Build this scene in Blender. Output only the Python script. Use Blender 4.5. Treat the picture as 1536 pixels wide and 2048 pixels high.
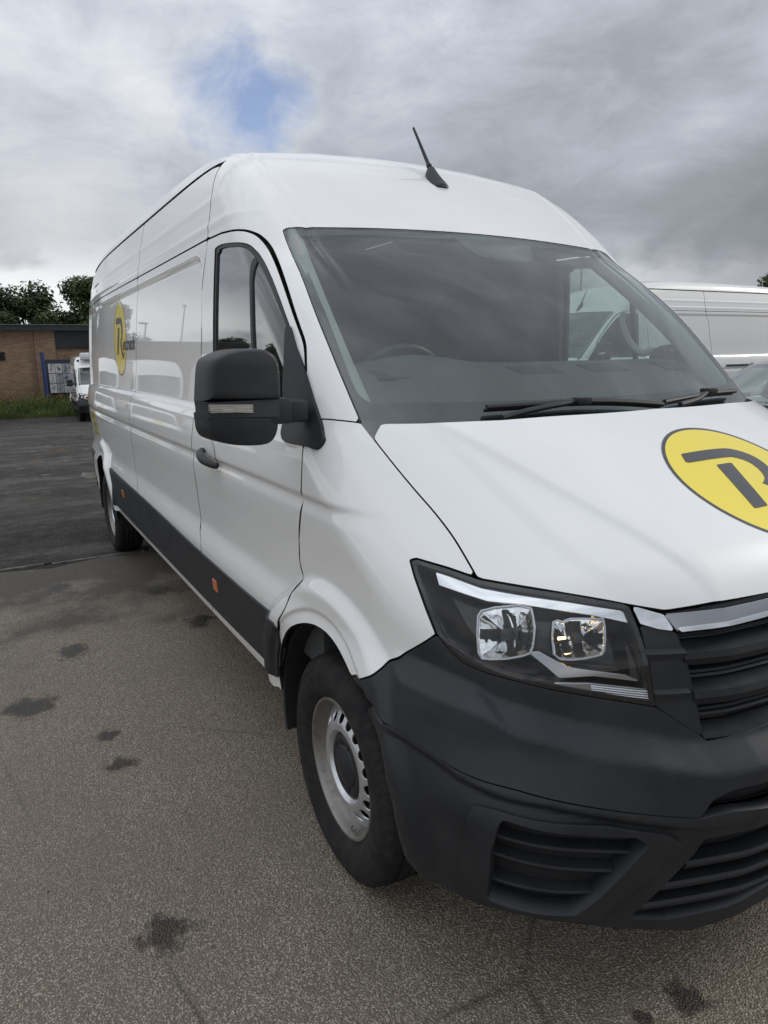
import bpy, bmesh, math, random
import numpy as np
from mathutils import Matrix, Vector
random.seed(7); RNG = np.random.default_rng(11)
scene = bpy.context.scene
for o in list(bpy.data.objects): bpy.data.objects.remove(o)
# ---------------------------------------------------------------- camera
cam_d = bpy.data.cameras.new('camera'); cam_o = bpy.data.objects.new('camera', cam_d)
scene.collection.objects.link(cam_o); scene.camera = cam_o
cam_d.sensor_fit = 'HORIZONTAL'; cam_d.sensor_width = 36; cam_d.lens = 32.9629
cam_d.clip_start = .05; cam_d.clip_end = 3000
def cam_axes(yaw, pitch, roll):
    f = np.array([-math.cos(yaw)*math.cos(pitch), math.sin(yaw)*math.cos(pitch), -math.sin(pitch)])
    r = np.array([math.sin(yaw), math.cos(yaw), 0.]); u = np.cross(r, f)
    c, s = math.cos(roll), math.sin(roll)
    return c*r+s*u, -s*r+c*u, f
_r, _u, _f = cam_axes(0.50645, 0.21841, -0.01837)
cam_o.matrix_world = Matrix(((_r[0],_u[0],-_f[0],1.79507),(_r[1],_u[1],-_f[1],-1.77951),(_r[2],_u[2],-_f[2],1.59264),(0,0,0,1)))
scene.render.resolution_x = 768; scene.render.resolution_y = 1024
# ---------------------------------------------------------------- sky and sun
SUN_EL = math.radians(27); SUN_DIR = Vector((.22, .97, 0)).normalized()*math.cos(SUN_EL)+Vector((0,0,math.sin(SUN_EL)))
world = bpy.data.worlds.new('World'); scene.world = world; world.use_nodes = True
nt = world.node_tree; nt.nodes.clear()
def wn(t, **k):
    n = nt.nodes.new(t)
    for a, b in k.items(): setattr(n, a, b)
    return n
def wl(a, b): nt.links.new(a, b)
def wmath(op, a, b=None, c=None, clamp=False):
    n = wn('ShaderNodeMath', operation=op, use_clamp=clamp)
    for i, v in enumerate((a, b, c)):
        if v is None: continue
        if isinstance(v, (int, float)): n.inputs[i].default_value = v
        else: wl(v, n.inputs[i])
    return n.outputs[0]
def wramp(fac, stops):
    n = wn('ShaderNodeValToRGB'); wl(fac, n.inputs[0]); e = n.color_ramp.elements
    while len(e) < len(stops): e.new(.5)
    for s, (p, c) in zip(e, stops):
        s.position = p; s.color = (*c, 1) if len(c) == 3 else c
    return n.outputs[0]
def wnoise(vec, scale, detail=6, rough=.55, dist=0.):
    n = wn('ShaderNodeTexNoise'); wl(vec, n.inputs['Vector'])
    n.inputs['Scale'].default_value = scale; n.inputs['Detail'].default_value = detail
    n.inputs['Roughness'].default_value = rough; n.inputs['Distortion'].default_value = dist
    return n.outputs[0]
def wmap(vec, loc=(0,0,0), scl=(1,1,1)):
    n = wn('ShaderNodeMapping'); wl(vec, n.inputs[0]); n.inputs['Location'].default_value = loc; n.inputs['Scale'].default_value = scl
    return n.outputs[0]
tc = wn('ShaderNodeTexCoord'); gen = tc.outputs['Generated']
sky = wn('ShaderNodeTexSky', sky_type='NISHITA', sun_disc=False, sun_elevation=SUN_EL, sun_rotation=math.atan2(SUN_DIR.x, SUN_DIR.y))
sky.altitude = 20; sky.air_density = 1.0; sky.dust_density = .6; sky.ozone_density = 1.5
sep = wn('ShaderNodeSeparateXYZ'); wl(gen, sep.inputs[0])
flat = wmap(gen, (.35, .1, .2), (1.6, 1.6, 3.6))
big = wnoise(flat, 1.25, 3, .5, .3)
mid = wnoise(flat, 3.6, 9, .64, .35)
dens = wmath('ADD', wmath("MULTIPLY", big, .60), wmath("MULTIPLY", mid, .40))
# a heavier rain bank stands to the east of north, thinner brighter cloud towards the west
bank = wn('ShaderNodeVectorMath', operation='DOT_PRODUCT'); wl(gen, bank.inputs[0]); bank.inputs[1].default_value = (.45, .88, .12)
bk = wramp(wmath('MULTIPLY_ADD', bank.outputs['Value'], .5, .5), [(.30,(0,0,0)), (.92,(1,1,1))])
d2 = wmath('MULTIPLY_ADD', bk, .23, wmath('SUBTRACT', dens, .10))
cloud = wramp(d2, [(.28,(5.6,5.65,5.75)), (.40,(4.45,4.68,5.05)), (.50,(3.25,3.5,3.9)), (.60,(2.45,2.62,2.88)), (.74,(1.95,2.10,2.32))])
# bright heaped cloud close to the horizon
hz = wmath('MULTIPLY', wramp(sep.outputs['Z'], [(.0,(1,1,1)), (.085,(1,1,1)), (.15,(0,0,0))]), wramp(wnoise(wmap(gen, (3.1,1.7,.4), (5,5,9)), 1.1, 7, .5, .1), [(.41,(0,0,0)), (.49,(1,1,1))]))
hz = wmath('MULTIPLY', hz, wramp(bk, [(.35,(1,1,1)), (.75,(.12,.12,.12))]))
m1 = wn('ShaderNodeMix', data_type='RGBA'); wl(hz, m1.inputs['Factor']); wl(cloud, m1.inputs[6]); m1.inputs[7].default_value = (8.6, 8.7, 8.8, 1)
# one torn hole with blue sky behind
hole = wn('ShaderNodeVectorMath', operation='DOT_PRODUCT'); wl(gen, hole.inputs[0]); hole.inputs[1].default_value = (-.8997, .3179, .2992)
hv = wmath('ADD', hole.outputs['Value'], wmath('MULTIPLY_ADD', wnoise(wmap(gen, (.3,.9,.2), (5,5,6)), 2.2, 7, .6, .4), .010, -.0055))
hm = wramp(hv, [(.9984,(0,0,0)), (.9997,(.66,.66,.66))])
# an overcast dome is brighter overhead than at the horizon
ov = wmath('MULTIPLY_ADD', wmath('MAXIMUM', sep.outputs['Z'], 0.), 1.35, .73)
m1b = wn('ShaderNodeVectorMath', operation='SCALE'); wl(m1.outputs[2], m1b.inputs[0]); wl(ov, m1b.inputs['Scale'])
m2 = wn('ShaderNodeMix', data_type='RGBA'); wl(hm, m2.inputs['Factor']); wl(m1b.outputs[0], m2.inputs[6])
skyc = wn('ShaderNodeMix', data_type='RGBA', blend_type='MULTIPLY'); skyc.inputs['Factor'].default_value = 1; wl(sky.outputs[0], skyc.inputs[6]); skyc.inputs[7].default_value = (.62, .78, 1.1, 1)
wl(skyc.outputs[2], m2.inputs[7])
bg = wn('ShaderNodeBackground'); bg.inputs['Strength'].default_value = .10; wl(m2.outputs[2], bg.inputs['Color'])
wo = wn('ShaderNodeOutputWorld'); wl(bg.outputs[0], wo.inputs[0])
sun_d = bpy.data.lights.new('sun', 'SUN'); sun_d.energy = 1.0; sun_d.angle = math.radians(14); sun_d.color = (1, .95, .88)
sun_o = bpy.data.objects.new('sun', sun_d); scene.collection.objects.link(sun_o)
sun_o.rotation_euler = SUN_DIR.to_track_quat('Z', 'Y').to_euler()
scene.view_settings.view_transform = 'Standard'; scene.view_settings.look = 'None'
scene.view_settings.exposure = 0.42; scene.view_settings.gamma = 1
# outlines of the body panels: (x,z) on the side, (azimuth,elevation) about ORG on the nose
T = {
 'door_front': [(-0.1139,1.335), (-0.1017,1.242), (-0.117,1.163), (-0.1656,1.044), (-0.1816,0.9669), (-0.1672,0.9311), (-0.1545,0.9178), (-0.2057,0.867), (-0.2236,0.8069), (-0.257,0.7636)],
 'door_top': [(-1.19,2.068), (-0.9983,2.062), (-0.8102,2.045), (-0.738,2.028), (-0.6894,2.002), (-0.614,1.945), (-0.5065,1.866), (-0.3983,1.776), (-0.2942,1.677), (-0.2441,1.622), (-0.2031,1.553)],
 'b_gap': [(-1.19,2.067), (-1.216,1.998), (-1.31,1.738), (-1.334,1.617), (-1.295,1.333), (-1.389,1.016), (-1.409,0.9583), (-1.388,0.8212), (-1.273,0.7886), (-1.312,0.7286)],
 'b_gap_roof': [(-1.246,2.354), (-1.169,2.202), (-1.185,2.067)],
 'gap2': [(-2.683,2.378), (-2.663,2.191), (-2.689,2.099), (-2.648,2.05), (-2.765,1.917), (-2.819,1.661), (-2.82,1.703), (-2.895,1.409), (-2.932,1.385), (-2.822,1.219), (-2.952,1.046), (-3.012,0.8911), (-2.831,0.8223), (-2.832,0.7639)],
 'window': [(-1.077,2.017), (-0.9901,2.021), (-0.8192,2.004), (-0.7262,1.988), (-0.675,1.962), (-0.617,1.922), (-0.5163,1.85), (-0.4217,1.772), (-0.3387,1.694), (-0.279,1.633), (-0.21,1.558)],
 'window_left': [(-1.077,2.017), (-1.097,1.621)],
 'divider': [(-0.672,1.962), (-0.5972,1.626)],
 'strip_top': [(-3.739,0.7859), (-2.282,0.7631), (-1.31,0.7283), (-0.7155,0.7221), (-0.2735,0.7545)],
 'strip_bot': [(-3.937,0.4801), (-2.874,0.4762), (-1.432,0.4819), (-0.404,0.5064)],
 'handle': [(-1.205,1.203), (-0.9692,1.187), (-1.071,1.248), (-0.9862,1.185)],
 'logo_side': [(-3.313,1.968), (-3.168,1.759), (-3.463,1.512), (-3.646,1.724), (-2.831,1.731), (-2.859,1.662), (-3.33,1.667)],
 'marker': [(-1.145,0.654), (-1.074,0.6617), (-1.096,0.6099), (-1.167,0.6022)],
 'marker2': [(-3.422,0.6974), (-3.369,0.6962), (-3.411,0.6387), (-3.452,0.644)],
 'mirror_base': [(-0.2031,1.553), (-0.029,1.365), (-0.0413,1.336), (-0.1063,1.34)],
 'crease': [(-2.828,1.227), (-1.205,1.203), (-0.1313,1.17), (0.2217,1.148), (0.3782,1.108)],
 'yellow': [(-5.134,1.163), (-4.72,1.163), (-4.947,0.9507), (-7.378,0.7675)],
 'hood_gap': [(-0.5467,0.2972), (-0.5208,0.2615), (-0.4924,0.2216), (-0.4665,0.1863), (-0.4439,0.1564), (-0.4271,0.1299), (-0.416,0.1062), (-0.4083,0.0879)],
 'hood_front': [(-0.4083,0.0879), (-0.3823,0.0847), (-0.342,0.0796), (-0.2989,0.0728), (-0.2721,0.0674), (-0.2427,0.0617), (-0.1913,0.0655), (-0.1239,0.0651)],
 'cowl': [(-0.5466,0.2963), (-0.4185,0.2903), (-0.3177,0.2883), (-0.2028,0.2924), (-0.0649,0.2949), (0.1068,0.2956)],
 'lamp': [(-0.4791,0.1024), (-0.4712,0.1042), (-0.4374,0.0967), (-0.4068,0.0879), (-0.3688,0.0833), (-0.3264,0.0782), (-0.2791,0.07), (-0.2735,0.0669), (-0.2694,0.0472), (-0.2648,0.0199), (-0.2598,-0.0242), (-0.286,-0.0192), (-0.3388,-0.0111), (-0.3805,-0.0043), (-0.4118,-0.0004), (-0.4312,0.0048), (-0.4444,0.0151), (-0.4555,0.0297), (-0.4641,0.0523), (-0.4752,0.0853)],
 'lamp_chrome': [(-0.4528,0.0938), (-0.4056,0.0841), (-0.3675,0.0784), (-0.3245,0.0738), (-0.2756,0.0659), (-0.2714,0.0521), (-0.3064,0.0606), (-0.3697,0.0692), (-0.4036,0.0699), (-0.4509,0.0809)],
 'lamp_bowl1': [(-0.4156,0.0543), (-0.4052,0.0621), (-0.3907,0.0659), (-0.3634,0.0661), (-0.3673,0.0304), (-0.3768,0.0206), (-0.4089,0.0124), (-0.4187,0.0165)],
 'lamp_bowl2': [(-0.3442,0.0533), (-0.3353,0.0536), (-0.328,0.0569), (-0.3018,0.0567), (-0.298,0.0542), (-0.302,0.0286), (-0.3096,0.023), (-0.3338,0.0191), (-0.3474,0.024)],
 'lamp_blade': [(-0.3719,0.0242), (-0.3621,0.0255), (-0.3354,0.011), (-0.2838,0.0032), (-0.268,-0.0034), (-0.3121,0.0027), (-0.3446,0.0005), (-0.3548,0.01)],
 'lamp_fin': [(-0.2808,0.0357), (-0.268,-0.0034), (-0.2773,0.0015)],
 'lamp_rib': [(-0.3499,-0.0032), (-0.3179,-0.0027), (-0.2642,-0.0086), (-0.2632,-0.0209), (-0.3161,-0.014), (-0.3501,-0.01)],
 'lamp_rib_dark': [(-0.4382,0.0051), (-0.3749,0.0014), (-0.3499,-0.0032), (-0.3501,-0.01), (-0.3753,-0.0066), (-0.4153,-0.0044)],
 'bump_wing': [(-0.5339,-0.048), (-0.5149,-0.0331), (-0.4938,-0.012), (-0.4719,0.0122), (-0.4555,0.0288)],
 'grille_side': [(-0.2721,0.0682), (-0.2678,0.0512), (-0.2658,0.0283), (-0.2634,0.0116), (-0.2598,-0.0237), (-0.252,-0.0295)],
 'grille_bot': [(-0.2598,-0.0237), (-0.252,-0.0295), (-0.2152,-0.056), (-0.1452,-0.0517)],
 'chrome_top': [(-0.2436,0.0597), (-0.1258,0.0613)],
 'chrome_bot': [(-0.234,0.0432), (-0.1321,0.0463)],
 'chrome_cap': [(-0.2721,0.0682), (-0.2437,0.0593), (-0.2361,0.0433), (-0.2519,0.046), (-0.2678,0.0512)],
 'bar1': [(0.8365,-0.6089,0.9657), (0.8799,-0.5319,0.9428), (0.9256,-0.3232,0.9569)],
 'bar1b': [(0.8409,-0.6064,0.9567), (0.8829,-0.5309,0.9311), (0.9304,-0.3268,0.9334)],
 'bar2': [(0.861,-0.5994,0.8821), (0.9033,-0.5149,0.8551), (0.9412,-0.3333,0.8708)],
 'bar2b': [(0.8635,-0.598,0.8726), (0.9053,-0.516,0.8421), (0.9454,-0.336,0.8469)],
 'bar3': [(0.9238,-0.508,0.7668), (0.9585,-0.3448,0.7766)],
 'bump_shut': [(-0.5112,-0.0766), (-0.4911,-0.0778), (-0.467,-0.0816), (-0.4448,-0.0849), (-0.4237,-0.0867), (-0.3929,-0.0874), (-0.3413,-0.0948), (-0.2982,-0.1019), (-0.2356,-0.1125)],
 'bump_crest': [(-0.4233,-0.0278), (-0.4093,-0.034), (-0.3765,-0.0425), (-0.3336,-0.0521), (-0.2907,-0.0588), (-0.2471,-0.0673), (-0.2259,-0.0698), (-0.1586,-0.0669)],
 'bump_crest3': [(0.6562,-0.9264,0.8373), (0.698,-0.9102,0.8222), (0.7526,-0.851,0.8016), (0.8187,-0.7688,0.7775), (0.8775,-0.6814,0.7601), (0.9309,-0.588,0.738), (0.9506,-0.5402,0.7314), (0.9863,-0.3816,0.738)],
 'bump_shut3': [(0.4587,-1.042,0.7365), (0.5212,-1.028,0.7301), (0.5959,-1.006,0.7172), (0.6592,-0.9815,0.7059), (0.7123,-0.9528,0.6985), (0.7761,-0.9018,0.6936), (0.8589,-0.8023,0.672), (0.9113,-0.7104,0.6528), (0.9696,-0.5687,0.6248)],
 'slot': [(-0.2356,-0.1125), (-0.2235,-0.0982), (-0.2037,-0.0918), (-0.1682,-0.0895), (-0.1677,-0.1082), (-0.2034,-0.1101)],
 'fog_outer': [(-0.4351,-0.121), (-0.4294,-0.1099), (-0.4118,-0.108), (-0.3181,-0.1133), (-0.2643,-0.1266), (-0.2477,-0.1376), (-0.3233,-0.2081), (-0.4178,-0.2063), (-0.4412,-0.2117), (-0.4387,-0.1547)],
 'fog_inner': [(-0.4104,-0.1197), (-0.4061,-0.1132), (-0.2951,-0.1243), (-0.2804,-0.1334), (-0.3019,-0.1594), (-0.3233,-0.1839), (-0.3428,-0.2005), (-0.4159,-0.2031), (-0.4158,-0.1516)],
 'fog_slats': [(0.7514,-0.9437,0.5905), (0.9142,-0.6819,0.5466), (0.745,-0.9446,0.5431), (0.897,-0.7204,0.5039), (0.7359,-0.9431,0.4728), (0.8764,-0.7629,0.4568)],
 'intake': [(-0.2477,-0.1376), (-0.2426,-0.1185), (-0.1672,-0.1143), (-0.1344,-0.2286), (-0.2059,-0.2403), (-0.3209,-0.2083)],
 'intake_slats': [(0.9485,-0.586,0.5189), (0.9731,-0.5097,0.5143), (1.004,-0.3736,0.5164), (0.9242,-0.648,0.4739), (0.9672,-0.5204,0.4602), (1.003,-0.3635,0.4659), (0.902,-0.6966,0.4244), (0.9562,-0.5419,0.4095), (1.001,-0.3527,0.4202), (0.8825,-0.7348,0.3944), (0.9424,-0.5608,0.3613), (0.994,-0.3314,0.3584)],
 'bump_bot': [(-0.4786,-0.2513), (-0.4475,-0.234), (-0.4055,-0.2167), (-0.3637,-0.2111), (-0.2915,-0.2283), (-0.2215,-0.2454), (-0.1854,-0.239), (-0.1342,-0.2293)],
 'bump_bot3': [(0.5142,-0.9932,0.3465), (0.6233,-0.9712,0.365), (0.7462,-0.9215,0.3857), (0.8248,-0.8468,0.3898), (0.8927,-0.6879,0.3438), (0.9391,-0.5266,0.2995), (0.9674,-0.444,0.3131), (0.9905,-0.3229,0.3371)],
 'ws_top': [(-0.8291,0.8303), (-0.7944,0.8459), (-0.6327,0.9128), (-0.2175,0.9986), (0.2077,0.9954)],
 'ws_left': [(-0.8311,0.8176), (-0.7253,0.6615), (-0.6429,0.5068), (-0.5896,0.3936), (-0.5485,0.3008)],
 'hood_logo': [(0.4746,-0.183,1.336), (0.4307,-0.0223,1.363), (0.4641,0.1014,1.344), (0.5469,0.2105,1.296), (0.5429,-0.2268,1.297), (0.6792,-0.2241,1.225), (0.7496,-0.1907,1.188), (0.7933,-0.1513,1.163), (0.5165,-0.1371,1.315), (0.5518,-0.1553,1.295), (0.5739,-0.0616,1.284), (0.5748,0.0026,1.284), (0.734,-0.1214,1.198), (0.7347,-0.0658,1.199)],
 'antenna': [(-1.014,0.0729,2.344)],
 'hoodcrease': [(0.3071,-0.6613,1.339), (0.4581,-0.65,1.255), (0.5913,-0.6388,1.185), (0.6693,-0.6338,1.142), (0.8116,-0.5783,1.049), (0.3194,-0.5886,1.368), (0.4752,-0.5193,1.301), (0.6387,-0.4782,1.222), (0.7572,-0.4589,1.16), (0.8135,-0.4421,1.124)],
 'wing_top': [(-0.6184,0.3092), (-0.5837,0.3032), (-0.5467,0.2972)],
 'sail': [(-0.3356,1.689), (-0.2704,1.622), (-0.2112,1.561), (-0.1281,1.466), (-0.0439,1.378), (-0.0273,1.363), (-0.0264,1.344), (-0.0407,1.335), (-0.1063,1.34), (-0.252,1.344), (-0.2871,1.422), (-0.2975,1.579)],
 'mir_up': [(-1.285,1.483), (-1.279,1.532), (-1.27,1.581), (-1.25,1.6), (-1.202,1.616), (-1.131,1.62), (-1.092,1.614), (-1.068,1.595), (-1.059,1.562), (-1.059,1.487), (-1.062,1.473)],
 'mir_low': [(-1.288,1.451), (-1.287,1.433), (-1.284,1.403), (-1.266,1.38), (-1.201,1.36), (-1.122,1.354), (-1.086,1.365), (-1.068,1.396), (-1.062,1.439)],
 'mir_lamp': [(-1.294,1.477), (-1.161,1.467), (-1.162,1.446), (-1.294,1.463)],
 'mir_arm': [(-1.122,1.486), (-1.01,1.481), (-1.002,1.474), (-1.005,1.405), (-1.071,1.409), (-1.127,1.413)],
 'wiper1': [(0.1427,-0.5163,1.441), (0.1706,-0.3613,1.444), (0.1901,-0.1957,1.446), (0.2064,-0.0283,1.438), (0.2186,0.1415,1.422)],
 'wiper1_arm': [(0.1853,-0.4915,1.412), (0.1886,-0.4006,1.428), (0.1935,-0.2824,1.441), (0.1921,-0.1912,1.448)],
 'wiper2': [(0.2112,0.1573,1.429), (0.1865,0.2971,1.436), (0.1524,0.458,1.442), (0.0981,0.6818,1.44)],
 'wiper2_arm': [(0.2257,0.2175,1.419), (0.1996,0.3298,1.428), (0.1731,0.4047,1.442), (0.151,0.459,1.45)],
 'ws_clear': [(-0.7887,0.7974), (-0.7837,0.8114), (-0.7646,0.8279), (-0.529,0.9169), (-0.0891,0.9882)],
 'ws_clear_left': [(-0.7838,0.7861), (-0.7066,0.6742), (-0.6406,0.5534), (-0.594,0.4492), (-0.5639,0.3749), (-0.5484,0.3497), (-0.5282,0.3378)],
 'ws_clear_bot': [(-0.5224,0.3377), (-0.3415,0.3423), (-0.1283,0.3458), (0.0455,0.345)],
 'sensor': [(-0.1108,0.998), (0.4,0.9706), (0.2472,0.8728), (0.1949,0.8601), (0.0324,0.8674), (-0.0566,0.8813)],
}
# ---------------------------------------------------------------- van body: one implicit shape, cut into panels
def pchip(xs, ys, n=1600):
    xs = np.array(xs, float); ys = np.array(ys, float)
    h = np.diff(xs); d = np.diff(ys)/h
    m = np.zeros_like(ys); m[0] = d[0]; m[-1] = d[-1]
    for i in range(1, len(xs)-1):
        if d[i-1]*d[i] > 0:
            w1 = 2*h[i]+h[i-1]; w2 = h[i]+2*h[i-1]
            m[i] = (w1+w2)/(w1/d[i-1]+w2/d[i])
    X = np.linspace(xs[0], xs[-1], n)
    k = np.clip(np.searchsorted(xs, X)-1, 0, len(xs)-2)
    t = (X-xs[k])/h[k]
    Y = ((1+2*t)*(1-t)**2)*ys[k]+t*(1-t)**2*h[k]*m[k]+t*t*(3-2*t)*ys[k+1]+t*t*(t-1)*h[k]*m[k+1]
    return lambda q: np.interp(q, X, Y)
def sst(a, b, x):
    t = np.clip((x-a)/(b-a), 0, 1); return t*t*(3-2*t)
def smax(a, b, k):
    h = np.maximum(k-np.abs(a-b), 0)/k
    return np.maximum(a, b)+h*h*k*.25
AX_R = -4.49                      # rear axle x (front axle at 0)
ARCH = ((.035, .405), (AX_R+.02, .405)); ARCH_R = .418
prof = pchip([.10,.30,.41,.55,.70,.760,.785,.875,1.00,1.140,1.184,1.203,1.33,1.362,1.405,1.70,2.00,2.10,2.22,2.36,2.60],
             [.90,.945,.972,.992,1.006,1.010,1.006,.982,.989,1.000,.993,1.004,.989,.980,.966,.951,.927,.914,.893,.858,.80])
taper = pchip([-6.2,-5.85,-5.70,-5.4,-5.0,-4.5,-4.0,-3.2,2.0],[.30,.150,.095,.055,.030,.012,.003,0,0])
# recessed upper panels of the load bay (x0,x1,z0,z1)
def rbox(x, z, x0, x1, z0, z1, r):
    qx = np.abs(x-(x0+x1)/2)-(x1-x0)/2+r; qz = np.abs(z-(z0+z1)/2)-(z1-z0)/2+r
    return np.hypot(np.maximum(qx,0), np.maximum(qz,0))+np.minimum(np.maximum(qx,qz),0)-r
def Yside(x, z):
    y = prof(z)-taper(x)*(1+.35*sst(1.4,2.4,z))
    # load-bay panel recess, with a soft floor and a sharp top edge
    s = rbox(x, z, -5.35, -1.27, 1.385, 2.012, .09)
    y = y-.013*sst(.010, -.012, s)
    # embossed roof-side bead
    y = y+.004*np.exp(-((z-2.115)/.012)**2)+.003*np.exp(-((z-2.215)/.014)**2)*sst(-.9,-1.3,x)
    # rail of the roof gutter: dark undercut groove
    # wheel arch flares
    for cx, cz in ARCH:
        r = np.hypot(x-cx, z-cz)
        y = y+.030*sst(.566,.508,r)*sst(.30,.42,z)-.013*sst(.466,.450,r)*sst(.30,.42,z)
    return y
frontX = pchip([.05,.15,.22,.32,.45,.60,.70,.80,.90,1.00,1.10,1.5],[.80,.89,.935,.975,.995,1.0,.992,.972,.953,.935,.915,.80])
def Xfront(a, z):
    D = .035*(a/.45)**2*.9
    kink = np.maximum(a-.42, 0)
    full = 1-sst(.78,.60,z)            # 0 at bumper level, 1 at lamps
    D = D+kink*.13+kink**2*(.16+.34*full)
    return frontX(z)-D
hoodH = pchip([-.6,-.1,0,.05,.15,.35,.70,1.2],[-.85,-.10,0,.045,.108,.216,.402,.60])
def Zhood(x, a):
    d = Xfront(a, 1.05+0*x)-x
    z = 1.052+hoodH(d)-.055*(a/.85)**4*sst(.75,.10,d)-.012*sst(.5,.9,a)
    # raised centre of the bonnet and its second, softer crease
    e1 = .63-.38*(x-.36); e2 = .70-.12*(x-.3)-.25*np.maximum(x-.65,0)
    z = z+(.010*sst(e1+.012, e1-.012, a)+.006*sst(e2+.02, e2-.02, a))*sst(-.02,.12,d)*sst(.75,.45,d)
    return z
def Xws(a, z):
    base = .020-1.111*(z-1.41)
    t = np.clip((z-1.41)/.63, -.5, 1.5)
    return base+(.175-.10*t)*(1-(a/.86)**2)+.03*np.sin(np.pi*np.clip(t,0,1))
roofC = pchip([-6.3,-5.9,-5.5,-4.8,-4.0,-3.0,-2.2,-1.7,-1.4,-1.15,-1.0,-.86,-.74,-.62,-.50,-.2,.6],
              [2.20,2.40,2.475,2.525,2.545,2.55,2.545,2.528,2.500,2.445,2.385,2.298,2.195,2.080,2.02,1.88,1.50])
def Zroof(x, a):
    z = roofC(x)-.055*(a/.80)**2-.25*np.maximum(a-.80,0)
    # lengthwise ditch beside the roof edge
    z = z-.011*np.exp(-((a-.700)/.011)**2)-.009*sst(.735,.760,a)+.004*np.exp(-((a-.40)/.05)**2)*sst(-1.05,-1.5,x)
    return z
bmp_c = pchip([0,.35,.51,.56,.66,.75,.83,.885,.91,1.1],[.715,.715,.714,.72,.743,.76,.784,.80,.82,.86])
bmp_s = pchip([0,.35,.53,.68,.77,.88,.93,.957,.98,1.0,1.1],[.59,.59,.591,.623,.645,.668,.673,.679,.688,.704,.74])
def F_up(x, y, z):
    a = np.abs(y); fs = a-Yside(x, z)
    return smax(smax(fs, (x-Xws(a, z))*.67, .13), (z-Zroof(x, a))*np.where(x>-1.1,.78,1.0), .10)
def F_body(x, y, z):
    a = np.abs(y)
    fs = a-Yside(x, z)
    low = smax(smax(fs, Xfront_f(x, a, z), .20), (z-Zhood(x, a))*.86, .085)
    # bumper: a crest with a sloping top face, and the lower bumper set back under a shut line
    zc = bmp_c(a); zs = bmp_s(a)
    low = low-(.042*np.clip((zc+.052-z)/.052, 0, 1)-.014*sst(zs+.004, zs-.004, z))*sst(.36,.50,x)
    up = F_up(x, y, z)
    up = np.maximum(up, 1.33-z)
    f = np.minimum(low, up)
    return f
def Xfront_f(x, a, z):
    return (x-Xfront(a, z))*(1-.27*sst(.45,.92,a))
ORG = np.array([-1.4, 0., .9]); AXZ = 1.30
def solve(O, D, tmax=4.2, it=26, F=None):
    F = F or F_body
    lo = np.full(O.shape[:-1], .12); hi = np.full(O.shape[:-1], tmax)
    for i in range(it):
        t = (lo+hi)*.5; Q = O+D*t[...,None]
        ins = F(Q[...,0], Q[...,1], Q[...,2]) < 0
        lo = np.where(ins, t, lo); hi = np.where(ins, hi, t)
    return O+D*((lo+hi)*.5)[...,None]
def sph(phi, th, F=None):
    D = np.stack([np.cos(th)*np.cos(phi), np.cos(th)*np.sin(phi), np.sin(th)], -1)
    return solve(np.broadcast_to(ORG, D.shape), D, F=F)
def cyl(x, al):                    # al=0 points to the right-hand side (-y), pi/2 up
    D = np.stack([0*al, -np.cos(al), np.sin(al)], -1)
    O = np.stack([x, 0*x, 0*x+AXZ], -1)
    return solve(O, D, 2.2)
def to_sph(P):
    d = np.asarray(P)-ORG
    return np.stack([np.arctan2(d[...,1], d[...,0]), np.arctan2(d[...,2], np.hypot(d[...,0], d[...,1]))], -1)
def sideP(x, z):
    x = np.asarray(x, float); z = np.asarray(z, float); return np.stack([x, -Yside(x, z), z], -1)
def frontP(y, z):
    y = np.asarray(y, float); z = np.asarray(z, float)+0*y; O = np.stack([0*y+.1, y, z], -1)
    D = np.zeros_like(O); D[...,0] = 1
    return solve(O, D, 1.4)
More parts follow.
